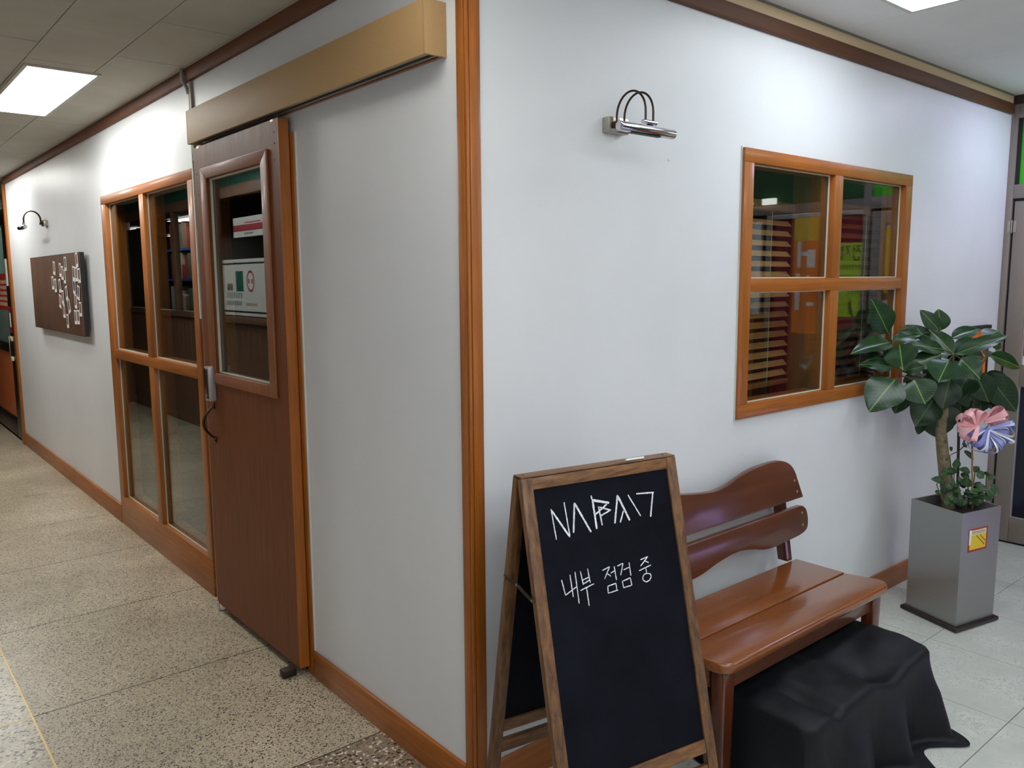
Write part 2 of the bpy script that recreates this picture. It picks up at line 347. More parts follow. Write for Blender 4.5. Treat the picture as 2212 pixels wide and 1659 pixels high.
CH2=[(-0.1707,0.2698,-0.1642,0.3095),(-0.1642,0.3095,-0.1266,0.2948),(-0.1433,0.2614,-0.1417,0.3183),(-0.1267,0.2571,-0.1263,0.3385),(-0.1102,0.2583,-0.106,0.2944),(-0.0868,0.2557,-0.0839,0.2931),(-0.1063,0.282,-0.0834,0.2776),(-0.1057,0.292,-0.0855,0.2859),(-0.1172,0.3069,-0.0727,0.2977),(-0.0974,0.3048,-0.0966,0.3502),(-0.0406,0.2692,-0.0159,0.2636),(-0.0159,0.2636,-0.0368,0.292),(-0.0251,0.2809,-0.0161,0.2889),(-0.0153,0.2808,-0.0022,0.2775),(-0.0013,0.265,0.0005,0.3022),(-0.0301,0.3128,-0.0028,0.3098),(-0.0301,0.3128,-0.0315,0.3308),(-0.0315,0.3308,0.0013,0.3284),(-0.0028,0.3098,-0.0025,0.327),(0.0089,0.2668,0.0294,0.2626),(0.0294,0.2626,0.0162,0.2924),(0.0281,0.2799,0.0474,0.277),(0.0495,0.2645,0.0498,0.2993),(0.0193,0.3077,0.0202,0.3261),(0.0216,0.3088,0.0467,0.3048),(0.0467,0.3048,0.0489,0.3255),(0.0202,0.3261,0.049,0.3249),(0.0886,0.2641,0.1154,0.2599),(0.1154,0.2599,0.0865,0.2806),(0.1036,0.2696,0.1158,0.277),(0.0796,0.2919,0.1222,0.2841),(0.1033,0.2904,0.1035,0.3016),(0.1048,0.3038,0.1164,0.3072),(0.1164,0.3072,0.1175,0.3153),(0.1175,0.3153,0.111,0.3232),(0.111,0.3232,0.0979,0.3259),(0.0979,0.3259,0.0882,0.3188),(0.0882,0.3188,0.0884,0.3111),(0.0884,0.3111,0.0949,0.3045),(0.0949,0.3045,0.1048,0.3038)]
LEAVES=[(2.361,-0.05,1.299,2.218,-0.05,1.445,0.0951),(2.38,-0.05806,1.253,2.072,-0.05,1.245,0.06992),(2.329,-0.1206,1.251,2.258,-0.1701,1.153,0.1147),(2.337,-0.09238,1.145,2.14,-0.05,1.177,0.05289),(2.261,-0.1422,1.099,2.105,-0.1096,0.9827,0.1373),(2.303,-0.2035,1.101,2.272,-0.2724,1.004,0.1188),(2.357,-0.07669,1.262,2.501,-0.1514,1.299,0.04692),(2.335,-0.1463,1.13,2.388,-0.2119,1.159,0.05232),(2.452,-0.2877,1.182,2.325,-0.3007,1.102,0.1135),(2.513,-0.3122,1.186,2.51,-0.4014,1.109,0.09006),(2.517,-0.2866,1.204,2.72,-0.4402,1.302,0.05433),(2.533,-0.2728,1.206,2.524,-0.1688,1.311,0.06475),(2.536,-0.2758,1.202,2.723,-0.3139,1.284,0.0688),(2.606,-0.1727,1.306,2.552,-0.1118,1.397,0.05626),(2.622,-0.1741,1.301,2.605,-0.1693,1.401,0.07104),(2.523,-0.2355,1.221,2.345,-0.1586,1.261,0.05086),(2.409,-0.1518,1.153,2.472,-0.2473,1.21,0.07324),(2.602,-0.1507,1.261,2.523,-0.05,1.327,0.05028),(2.572,-0.1214,1.286,2.481,-0.05,1.304,0.03771),(2.67,-0.2069,1.265,2.837,-0.2718,1.319,0.05866),(2.789,-0.3065,1.264,2.899,-0.3266,1.302,0.06913),(2.768,-0.3417,1.187,2.92,-0.4389,1.13,0.06235),(2.756,-0.3323,1.104,2.825,-0.4592,0.9261,0.1042),(2.785,-0.3183,1.096,2.959,-0.3971,1.025,0.06301),(2.498,-0.2137,0.9945,2.395,-0.1852,0.8825,0.1107),(2.483,-0.1783,0.8919,2.457,-0.1671,0.8285,0.03928),(2.536,-0.2182,0.9202,2.52,-0.2229,0.8137,0.1116),(2.452,-0.1027,1.033,2.386,-0.09133,0.9276,0.07482),(2.617,-0.3075,1.105,2.549,-0.2933,1.01,0.1064),(2.67,-0.3259,1.102,2.681,-0.3825,0.9782,0.09871),(2.531,-0.2651,1.087,2.474,-0.2651,0.9576,0.09765),(2.663,-0.2724,1.073,2.674,-0.3301,0.9438,0.1081),(2.543,-0.1985,1.072,2.485,-0.2035,0.9906,0.0827),(2.818,-0.3508,1.067,2.782,-0.3564,0.9353,0.09242),(2.568,-0.2386,0.9569,2.557,-0.2724,0.8579,0.08683),(2.333,-0.05,1.2,2.187,-0.05,1.193,0.04609),(2.5,-0.1594,1.093,2.525,-0.2097,1.075,0.03721),(2.756,-0.3203,1.174,2.674,-0.2604,1.201,0.05001),(2.817,-0.3204,1.246,2.886,-0.3553,1.223,0.04621),(2.673,-0.2531,1.003,2.653,-0.2783,0.9104,0.08379),(2.779,-0.3034,0.9978,2.757,-0.3241,0.9214,0.0929),(2.519,-0.1231,1.088,2.473,-0.1046,1.048,0.06268),(2.629,-0.2349,1.131,2.629,-0.2973,1.07,0.09145),(2.583,-0.1826,1.13,2.515,-0.1738,1.08,0.07502),(2.742,-0.2661,1.193,2.788,-0.286,1.225,0.05041)]
NODES={'A':(2.384,-0.06,1.257),'B':(2.352,-0.1347,1.127),'B2':(2.302,-0.1347,1.111),'Cc':(2.523,-0.2792,1.197),'Dd':(2.765,-0.3283,1.174),'E':(2.619,-0.1715,1.301),'F':(2.774,-0.3218,1.102),'G':(2.493,-0.1836,1.071),'T0':(2.548,-0.2512,0.781),'T1':(2.56,-0.2406,0.9077),'T2':(2.577,-0.2343,1.031),'A2':(2.321,-0.06,1.206)}
SHRUB=[(2.559,-0.2778,0.6775,2.527,-0.265,0.6751,0.03681),(2.57,-0.2911,0.653,2.549,-0.2809,0.6895,0.03681),(2.6,-0.2872,0.6727,2.601,-0.2933,0.7189,0.0319),(2.515,-0.2779,0.6169,2.459,-0.2417,0.6318,0.02945),(2.526,-0.2985,0.6265,2.533,-0.3164,0.6312,0.02945),(2.52,-0.2943,0.6217,2.517,-0.3086,0.5976,0.02699),(2.63,-0.3414,0.655,2.585,-0.314,0.6722,0.02699),(2.605,-0.3254,0.6235,2.604,-0.3329,0.6551,0.0319),(2.588,-0.3425,0.5969,2.585,-0.3452,0.6453,0.04172),(2.597,-0.3264,0.5798,2.588,-0.3256,0.6163,0.02945),(2.662,-0.3432,0.6501,2.673,-0.3605,0.6768,0.02699),(2.631,-0.3682,0.6572,2.646,-0.398,0.6328,0.0319),(2.704,-0.3812,0.6327,2.701,-0.3881,0.6521,0.02209),(2.631,-0.3544,0.5844,2.653,-0.3809,0.6134,0.01718),(2.641,-0.362,0.5867,2.682,-0.4108,0.5791,0.03436),(2.588,-0.3702,0.5898,2.595,-0.395,0.5514,0.03681),(2.667,-0.4114,0.5818,2.676,-0.437,0.5504,0.03681),(2.718,-0.3816,0.6204,2.742,-0.4134,0.6275,0.02454),(2.692,-0.4042,0.5912,2.72,-0.445,0.5667,0.02945),(2.498,-0.2857,0.5639,2.492,-0.2883,0.5978,0.0319),(2.521,-0.2931,0.5563,2.527,-0.3087,0.5685,0.02945),(2.459,-0.2999,0.5167,2.47,-0.3226,0.5194,0.0319),(2.524,-0.3114,0.5395,2.533,-0.3301,0.5517,0.05399),(2.493,-0.3128,0.533,2.501,-0.3354,0.5188,0.05399),(2.53,-0.3333,0.518,2.543,-0.3543,0.5374,0.04908),(2.511,-0.3461,0.5043,2.482,-0.3354,0.4978,0.04417),(2.527,-0.3574,0.5162,2.53,-0.3752,0.5022,0.04417),(2.567,-0.3782,0.5156,2.587,-0.4095,0.5061,0.04663),(2.678,-0.381,0.5007,2.711,-0.4209,0.5055,0.0319),(2.62,-0.4116,0.498,2.628,-0.4372,0.467,0.03436),(2.594,-0.3577,0.5363,2.597,-0.3761,0.5172,0.0319),(2.607,-0.3377,0.5602,2.616,-0.356,0.5772,0.02945),(2.589,-0.2632,0.7585,2.587,-0.272,0.7776,0.02209),(2.635,-0.2971,0.785,2.639,-0.3175,0.7637,0.01472),(2.637,-0.3054,0.7483,2.663,-0.3471,0.7098,0.01963),(2.508,-0.2646,0.6581,2.517,-0.283,0.6749,0.03436),(2.583,-0.3061,0.6286,2.589,-0.3242,0.6309,0.01963),(2.545,-0.3103,0.573,2.555,-0.3286,0.59,0.03681),(2.649,-0.3784,0.5306,2.658,-0.4006,0.521,0.02209),(2.511,-0.2566,0.5683,2.489,-0.2488,0.5807,0.01963)]
SN={'s1a':(2.526,-0.3093,0.4836),'s1b':(2.542,-0.306,0.5852),'s1c':(2.576,-0.2911,0.6871),'s2a':(2.578,-0.3533,0.4831),'s2b':(2.605,-0.3461,0.5822),'s2c':(2.615,-0.3285,0.6575),'s3a':(2.655,-0.3904,0.4867),'s3b':(2.677,-0.3954,0.5669),'s3c':(2.685,-0.3903,0.6375),'s4a':(2.563,-0.2727,0.731),'s4b':(2.618,-0.2897,0.746),'s4c':(2.643,-0.3062,0.7727),'st1a':(2.599,-0.3065,0.474),'st1b':(2.629,-0.2779,0.793),'st2a':(2.593,-0.3751,0.5027),'st2b':(2.611,-0.341,0.7973),'s5a':(2.599,-0.3674,0.4999),'s5b':(2.633,-0.3559,0.5843),'s5c':(2.647,-0.3554,0.6573),'s6a':(2.49,-0.2871,0.5156),'s6b':(2.484,-0.254,0.605),'s6c':(2.504,-0.2681,0.6218)}
POL=[(5.018,1.655,0.1),(5.094,1.547,-0.05),(5,1.528,-0.05),(4.798,1.639,0.03),(4.73,1.617,0.05),(4.644,1.68,0.02),(4.688,1.592,0),(4.857,1.526,-0.15),(4.779,1.446,0.03),(4.645,1.475,-0.2),(4.896,1.413,0.2),(4.616,1.383,-0.3),(4.776,1.346,0.05),(4.678,1.277,0),(4.272,1.698,-0.1),(4.409,1.61,0.1),(4.326,1.605,0),(4.246,1.595,-0.03),(4.404,1.519,0.15),(4.29,1.48,0.2),(4.41,1.421,0.05),(4.283,1.37,0),(4.436,1.312,0),(4.35,1.315,0.02)]
# ================================================================ floor and ceiling
fl = obj('floor', (lambda b: (box(b, -5.2, 6.2, -4.4, 17.2, -.06, -.012), b)[1])(bm_new()), M['grout'])
tag(fl, 'speckled terrazzo floor slabs with brass strips beside pale marbled tiles', 'floor', kind='structure')
G = .0026
ys = [-4.39, -3.02, -2.14, -1.25, -.365, .52, 1.42, 2.30, 3.18, 4.03, 4.92, 5.83, 6.72, 7.61, 8.5, 9.4]
for j in range(len(ys)-1):
    y0, y1 = ys[j]+G, ys[j+1]-G
    part('terrazzo_slab', M['terrazzo_coarse'] if y1 < .6 else M['terrazzo'], fl, (-.92+G, -.001, y0, y1, -.012, 0))
    part('terrazzo_slab', M['terrazzo_side'], fl, (-1.57, -.92-G, y0, y1, -.012, 0))
    if 0 < j < 9:
        part('brass_strip', M['brass'], fl, (-1.57, -.92-G, ys[j]-G, ys[j]+G, -.012, .0003))
        part('dark_joint', M['joint'], fl, (-.92+G, -.001, ys[j]-G, ys[j]+G, -.012, -.0004))
part('brass_strip', M['brass'], fl, (-.92-.003, -.92+.003, -4.39, 9.4, -.012, .0004))
tx = [0.001, .25, .73, 1.21, 1.69, 2.17, 2.65, 3.13, 3.61, 3.84]
ty = [-4.39, -3.69, -3.22, -2.75, -2.28, -1.81, -1.335, -.863, -.39, 0.0]
for i in range(len(tx)-1):
    for j in range(len(ty)-1):
        part('marble_tile', M['marble'], fl, (tx[i]+.0015, tx[i+1]-.0015, ty[j]+.0015, ty[j+1]-.0015, -.012, 0))
part('inner_floor', M['dark_wood_panel'], fl, (.1, 3.9, .1, 9.4, -.012, 0))
part('neighbour_floor', M['dark_wall'], fl, (-5.1, -1.6, 2.8, 17.1, -.012, 0))

ce = obj('ceiling', (lambda b: (box(b, -5.2, .0, -4.4, 17.2, 2.53, 2.58), box(b, 0, 6.2, .0, 17.2, 2.53, 2.58), box(b, 0, 6.2, -4.4, 0, 2.556, 2.6), b)[-1])(bm_new()), M['dark_wall'])
tag(ce, 'off-white ceiling boards with thin dark joints above the corridor', 'ceiling', kind='structure')
cols = [(-.03, -.321, 2.67), (-.321, -.612, 1.74), (-.612, -.903, 2.04), (-.903, -1.194, 2.37), (-1.194, -1.57, 1.83)]
part('ceiling_board', M['ceil_left'], ce, (-.029, 0, -4.4, 9.4, 2.5105, 2.53))
for x1, x0, s in cols:
    y = s-.6*12
    while y < 9.4:
        part('ceiling_board', M['ceil_left'], ce, (x0+.0018, x1-.0018, max(y, -4.4)+.0018, min(y+.6, 9.4)-.0018, 2.51+random.uniform(0, .0012), 2.53)); y += .6
for i in range(4):
    for j in range(3):
        part('ceiling_board', M['ceil_right'], ce, (.0005+.954*i, .953+.954*i, -4.4+1.467*j, -2.9335+1.467*j, 2.55, 2.556))

# ================================================================ walls
def wall(name, label, boxes, m=None):
    bm = bm_new()
    for b in boxes: box(bm, *b)
    return tag(obj(name, bm, m or M['wall']), label, 'wall', kind='structure')
wall('wall_left', 'white painted corridor wall with the sliding door and tall window', [(0, .1, .1, 1.09, 0, 2.52), (0, .1, 1.09, 1.98, 2.08, 2.52), (0, .1, 1.98, 2.108, 0, 2.52), (0, .1, 2.108, 3.75, 2.072, 2.52), (0, .1, 3.75, 7.12, 0, 2.52)])
wall('wall_right', 'white painted wall with the four-pane window behind the bench', [(0, 1.256, 0, .1, 0, 2.55), (1.256, 2.612, 0, .1, 0, 1.016), (1.256, 2.612, 0, .1, 2.025, 2.55), (2.612, 3.815, 0, .1, 0, 2.55)])
wall('wall_inner', 'dark walls of the unlit room behind the windows', [(3.8, 3.9, .1, 9.4, 0, 2.53), (.1, 3.8, 7.14, 7.2, 0, 2.53), (.1, 3.8, 9.4, 9.5, 0, 2.53)], M['dark_wall'])
wall('wall_back', 'plain pale walls closing the hall behind the camera', [(-1.67, 3.9, -4.5, -4.4, 0, 2.6), (-1.67, -1.57, -4.4, 2.8, 0, 2.6)])
wall('wall_neighbour', 'dark walls of the shop across the corridor', [(-5.2, -5.1, 2.7, 17.2, 0, 2.53), (-5.1, -1.57, 2.7, 2.8, 0, 2.53), (-5.1, -1.57, 17.1, 17.2, 0, 2.53), (-1.67, -1.57, 9.5, 17.1, 0, 2.53), (-1.57, 0.1, 9.4, 9.5, 0, 2.53)], M['dark_wall'])

# trims
tr = thing('trim_1', 'orange varnished wood moulding wrapping the outer wall corner', 'trim', (0, 0, 0), kind='structure')
part('corner_board', M['trim_z'], tr, (-.009, -.0002, .0035, .0355, 0, 2.448), r=.0015)
part('corner_board', M['trim_z'], tr, (.0035, .039, -.009, -.0002, 0, 2.445), r=.0015)
part('corner_bead', M['trim_z'], tr, (-.0075, .002, -.0075, .002, 0, 2.445), r=.002)
t2 = thing('trim_2', 'brown wooden crown board along the top of the corridor wall', 'trim', kind='structure')
bm = bm_new(); prism(bm, [(0, 2.455), (-.016, 2.455), (-.02, 2.462), (-.02, 2.5095), (0, 2.5095)], lambda a, b, t: (a-.0003, t, b), -.02, 7.12); obj('crown_board', bm, M['crown_y'], t2)
t3 = thing('trim_3', 'brown wooden crown board with beige strip above the right wall', 'trim', kind='structure')
bm = bm_new(); prism(bm, [(0, 2.447), (-.016, 2.447), (-.02, 2.454), (-.02, 2.5), (0, 2.5)], lambda a, b, t: (t, a-.0003, b), .0, 3.79); obj('crown_board', bm, M['crown_x'], t3)
part('beige_strip', M['beige'], t3, (0, 3.79, -.012, -.0003, 2.501, 2.542))
part('grey_edge', M['grey_trim'], t3, (0, 3.79, -.017, -.0003, 2.5425, 2.5498))
b1 = part('baseboard_left', M['trim_y'], None, (-.014, -.0003, .037, 1.03, 0, .105), (-.014, -.0003, 3.752, 7.118, 0, .12), r=.003)
tag(b1, 'orange-brown wooden skirting board along the corridor wall', 'baseboard', kind='structure')
b2 = part('baseboard_right', M['trim_x'], None, (.041, 3.80, -.014, -.0003, 0, .105), r=.003)
tag(b2, 'orange-brown wooden skirting board behind the bench and planter', 'baseboard', kind='structure')

# ================================================================ windows
def window(name, label, axis, a0, a1, z0, z1, panes_a, panes_z, proud, back, gl, bead_d, mats, cutA):
    """axis 'y' = in the corridor wall (faces -x), 'x' = in the right wall (faces -y)"""
    root = thing(name, label, 'window', (0, (a0+a1)/2, z0) if axis == 'y' else ((a0+a1)/2, 0, z0), kind='structure')
    def bx(p0, p1, d0, d1, q0, q1): return (d0, d1, p0, p1, q0, q1) if axis == 'y' else (p0, p1, d0, d1, q0, q1)
    mh, mv = mats
    (l0, l1), (r0, r1) = panes_a; zs = panes_z
    for nm, b, m in (('frame_rail', bx(a0, a1, proud, back, zs[-1][1], z1), mh), ('frame_rail', bx(a0, a1, proud, back, z0, zs[0][0]), mh),
                  ('frame_stile', bx(a0, l0, proud, back, zs[0][0]+.0004, zs[-1][1]-.0004), mv), ('frame_stile', bx(r1, a1, proud, back, zs[0][0]+.0004, zs[-1][1]-.0004), mv),
                  ('cross_rail', bx(l0+.0003, r1-.0003, proud+.001, back, zs[0][1], zs[1][0]), mh)):
        part(nm, m, root, b, r=.0012)
    for (q0, q1) in zs:
        part('mullion', mv, root, bx(l1, r0, proud+.0012, back, q0+.0003, q1-.0003), r=.0012)
        for (p0, p1) in panes_a:
            part('glass_pane', M['glass'], root, bx(p0+.0005, p1-.0005, gl, gl+.004, q0+.0005, q1-.0005))
            e = .0045; d0, d1 = gl-bead_d, gl-.0003
            bm = bm_new()
            for bb in (bx(p0+.0005, p0+e, d0, d1, q0+.0005, q1-.0005), bx(p1-e, p1-.0005, d0, d1, q0+.0005, q1-.0005), bx(p0+e, p1-e, d0, d1, q0+.0005, q0+e), bx(p0+e, p1-e, d0, d1, q1-e, q1-.0005)): box(bm, *bb)
            obj('glazing_bead', bm, M['bead'], root)
    return root
window('window_1', 'tall four-pane window with orange wood frame left of the sliding door', 'y', 2.108, 3.75, 0, 2.072, [(2.178, 2.885), (2.963, 3.658)], [(.188, 1.08), (1.136, 2.021)], -.012, .101, .018, .005, (M['trim_y'], M['trim_z']), None)
window('window_2', 'four-pane window with orange wood frame above the bench', 'x', 1.256, 2.612, 1.016, 2.025, [(1.317, 1.906), (1.972, 2.551)], [(1.069, 1.497), (1.549, 1.974)], -.014, .101, .018, .005, (M['trim_x'], M['trim_z']), None)
# a pale line of paint left round the window on the right wall
bm = bm_new(); box(bm, 1.250, 1.2555, -.004, -.0002, 1.01, 2.03); tag(obj('trim_4', bm, M['pvc']), 'thin white filler strip along the left edge of the four-pane window', 'trim', kind='structure')

# doorway trim behind the sliding door
t5 = thing('trim_5', 'orange wood door jamb at the right of the sliding door', 'trim', (0, 1.06, 0), kind='structure')
part('jamb_board', M['trim_z'], t5, (-.012, .1, 1.036, 1.088, .0, 2.085), r=.002)
part('jamb_board', M['trim_z'], t5, (-.004, .1, 1.952, 1.9795, .0, 2.029), r=.002)
part('head_board', M['trim_y'], t5, (.0, .1, 1.089, 1.9795, 2.03, 2.079), r=.002)
part('paint_edge', M['pvc'], t5, (-.006, -.0002, 1.0295, 1.0355, .106, 2.09))

# ================================================================ sliding door
DX0, DX1 = -.055, -.015
dr = thing('door_1', 'brown wooden sliding door with glazed upper half hung from the tan box', 'door', (-.035, 1.5, .03), kind='structure')
Y0, Y1, Z0, Z1 = 1.062, 1.945, .036, 2.135; gy0, gy1, gz0, gz1 = 1.215, 1.79, 1.147, 1.99
bm = bm_new()
for b in ((Y0+.004, gy0), (gy1, Y1)): box(bm, DX0, DX1, b[0], b[1], Z0, Z1)
box(bm, DX0, DX1, gy0, gy1, Z0, gz0); box(bm, DX0, DX1, gy0, gy1, gz1, Z1)
bmesh.ops.remove_doubles(bm, verts=bm.verts[:], dist=1e-5)
obj('door_panel', bm, M['door'], dr)
part('edge_strip', M['trim_z'], dr, (DX0, DX1, Y0, Y0+.0038, Z0, Z1))
fy0, fy1, fz0, fz1 = 1.158, 1.855, 1.10, 2.037
def mitred(name, root, m, side, d0=-.064, d1=-.0553):
    o = {'l': [(fy1, fz0), (fy1, fz1), (gy1, gz1), (gy1, gz0)], 'r': [(fy0, fz0), (fy0, fz1), (gy0, gz1), (gy0, gz0)],
         't': [(fy0, fz1), (fy1, fz1), (gy1, gz1), (gy0, gz1)], 'b': [(fy0, fz0), (fy1, fz0), (gy1, gz0), (gy0, gz0)]}[side]
    cx = sum(p[0] for p in o)/4; cz = sum(p[1] for p in o)/4
    o = [(cx+(p[0]-cx)*.9985, cz+(p[1]-cz)*.9985) for p in o]
    bm = bm_new(); prism(bm, o, lambda a, b, t: (t, a, b), d0, d1, r=.002); obj(name, bm, m, root)
for s in 'lrtb': mitred('glass_moulding', dr, M['door_frame'], s)
part('glass_pane', M['glass'], dr, (-.036, -.032, gy0+.001, gy1-.001, gz0+.001, gz1-.001))
bm = bm_new()
for b in ((gy1-.006, gy1-.0005, gz0, gz1), (gy0+.0005, gy0+.006, gz0, gz1), (gy0+.006, gy1-.006, gz0+.0005, gz0+.006), (gy0+.006, gy1-.006, gz1-.006, gz1-.0005)): box(bm, -.046, -.0365, *b)
obj('glazing_bead', bm, M['bead'], dr)
# smart lock
lk = part('smart_lock', M['silver'], dr, (-.087, -.0552, 1.815, 1.872, 1.018, 1.172), r=.004)
part('touch_panel', M['black_gloss'], lk, (-.0885, -.0868, 1.826, 1.868, 1.028, 1.164), r=.0006)
part('lock_badge', M['silver'], lk, (-.0893, -.0884, 1.838, 1.858, 1.044, 1.0475))
# pull handle
bm = bm_new(); ch = []
for i in range(15):
    t = i/14; ch.append((-.058-.05*math.sin(PI*t)**.75, 1.85, .845+.145*t))
tube(bm, ch, [.0045+.0025*math.sin(PI*i/14) for i in range(15)], 10)
h = obj('pull_handle', bm, M['dark_metal'], dr)
for zc in (.838, .992):
    bm = bm_new(); tube(bm, [(-.0553, 1.85, zc-.014), (-.061, 1.85, zc), (-.0553, 1.85, zc+.014)], [.003, .008, .003], 10); obj('handle_rosette', bm, M['dark_metal'], h)
for yc in (1.115, 1.89):
    part('roller_hanger', M['brushed'], dr, (-.05, -.02, yc-.022, yc+.022, 2.1352, 2.139), (-.038, -.032, yc-.006, yc+.006, 2.139, 2.158), (-.0555, -.05, yc-.012, yc+.012, 2.128, 2.1352))
for (yc, zc) in ((1.10, 2.09), (1.10, 1.99), (1.915, 2.02), (1.905, 1.93), (1.10, 2.05)):
    bm = bm_new(); tube(bm, [(-.0552, yc, zc), (-.0562, yc, zc)], .004, 8); obj('plugged_hole', bm, M['ink'], dr)

# header box
hd = thing('door_track_box', 'long tan painted box covering the sliding door track', 'track box', (-.035, 1.03, 2.15))
part('front_board', M['mdf'], hd, (-.072, -.063, .0975, 1.956, 2.153, 2.296), r=.0008)
part('end_board', M['mdf'], hd, (-.072, -.0005, .088, .097, 2.153, 2.296), r=.0008)
part('end_board', M['mdf'], hd, (-.072, -.0005, 1.9565, 1.965, 2.153, 2.296), r=.0008)
part('top_board', M['mdf'], hd, (-.0625, -.0005, .0975, 1.956, 2.287, 2.296))
part('back_board', M['inner_wood'], hd, (-.012, -.0005, .0975, 1.956, 2.156, 2.286))
trk = part('sliding_track', M['alu'], hd, (-.0545, -.0505, .1, 1.953, 2.158, 2.2), (-.0205, -.0165, .1, 1.953, 2.158, 2.2), (-.0545, -.0165, .1, 1.953, 2.2, 2.204), (-.0504, -.044, .1, 1.953, 2.158, 2.162), (-.027, -.0206, .1, 1.953, 2.158, 2.162))
# stop block and guide on the floor
bm = bm_new(); rbox(bm, -.115, -.058, 1.085, 1.125, 0.0, .034, r=.006, seg=3); tag(obj('door_stop', bm, M['rubber'], loc=(-.09, 1.105, 0)), 'small dark brown wooden block on the floor at the sliding door foot', 'door stop')
bm = bm_new(); rbox(bm, -.062, -.0565, 1.915, 1.94, 0.0, .05, r=.002); rbox(bm, -.062, -.02, 1.915, 1.94, 0.0, .004, r=.001); tag(obj('door_guide', bm, M['chrome'], loc=(-.05, 1.93, 0)), 'tiny shiny metal guide at the left foot of the sliding door', 'door guide')
# cable duct
cd = thing('cable_duct', 'white plastic cable duct dropping from the ceiling to the sliding door', 'cable duct', (-.01, 2.08, 1.37))
bm = bm_new(); tube(bm, [(-.031, 2.113, 2.5085), (-.031, 2.112, 2.49), (-.031, 2.108, 2.46), (-.016, 2.1, 2.43), (-.01, 2.096, 2.40)], .008, 10); obj('flexible_conduit', bm, M['pvc_grey'], cd)
part('duct_channel', M['pvc_grey'], cd, (-.012, -.0004, 2.062, 2.084, 2.30, 2.452), r=.001)
part('duct_channel', M['pvc_grey'], cd, (-.012, -.0004, 2.062, 2.084, 2.10, 2.297), r=.001)
part('white_strip', M['pvc'], cd, (-.0135, -.0128, 2.0845, 2.0985, 1.376, 2.42), (-.0128, -.0004, 2.085, 2.098, 1.376, 2.42))

# ================================================================ ceiling lights
def panel(label, x0, x1, y0, y1, z, m, fr=.018, group=None):
    r = thing('ceiling_light', label, 'ceiling light', ((x0+x1)/2, (y0+y1)/2, z))
    part('diffuser', m, r, (x0, x1, y0, y1, z-.006, z-.002))
    part('frame', M['pvc'], r, (x0-fr, x0-.0003, y0-fr, y1+fr, z-.008, z-.0003), (x1+.0003, x1+fr, y0-fr, y1+fr, z-.008, z-.0003), (x0, x1, y0-fr, y0-.0003, z-.008, z-.0003), (x0, x1, y1+.0003, y1+fr, z-.008, z-.0003), r=.0008)
ZL, ZR = 2.51, 2.55
panel('glowing rectangular ceiling light above the corridor left of the tan track box', -.585, -.302, 2.455, 3.645, ZL, M['panel_corr'])
panel('glowing ceiling light farther down the corridor above the wall lamp', -.585, -.302, 6.0, 7.2, ZL, M['panel_corr'])
panel('glowing ceiling light on the far side of the corridor', -1.25, -.97, 4.3, 5.5, ZL, M['panel_corr'])
panel('corridor ceiling light overhead by the wall corner', -.585, -.302, -1.1, .09, ZL, M['panel_dim'])
panel('corridor ceiling light overhead behind the camera', -.8, -.5, -2.5, -1.3, ZL, M['panel_back'])
panel('bright ceiling light above the right wall at the top edge of the photo', 1.262, 1.872, -.919, -.309, ZR, M['panel_hall'])
panel('violet-tinted ceiling light by the aluminium door', 3.12, 3.72, -.70, -.42, ZR, M['panel_violet'])
panel('added unseen hall ceiling light behind the camera on the left', .1, .7, -2.4, -1.8, ZR, M['panel_hall'])  # from here to the back wall: panels added out of view for evener light
panel('added unseen hall ceiling light behind the camera on the right', 2.6, 3.2, -2.4, -1.8, ZR, M['panel_hall'])
panel('added unseen hall ceiling light near the back wall, left one', .1, .7, -3.9, -3.3, ZR, M['panel_hall'])
panel('added unseen hall ceiling light near the back wall, right one', 2.6, 3.2, -3.9, -3.3, ZR, M['panel_hall'])
panel('added unseen corridor ceiling light near the back wall', -.9, -.6, -3.95, -2.75, ZL, M['panel_corr'])
# lights of the shop across the corridor, seen in the window reflections except the shelf light
panel('near ceiling light of the shop across the corridor', -3.15, -2.85, 10.6, 11.8, ZL, M['panel_far'])
panel('added ceiling light hidden by the beam, brightening the goods shelf across the corridor', -2.25, -1.95, 8.6, 10.4, ZL, M['panel_far'])  # added behind the beam, out of view, to brighten shelf and interior
panel('middle ceiling light of the shop across the corridor', -3.25, -2.95, 13.9, 15.2, ZL, M['panel_far'])
panel('far ceiling light of the shop across the corridor', -4.5, -4.2, 14.6, 16.2, ZL, M['panel_far'])
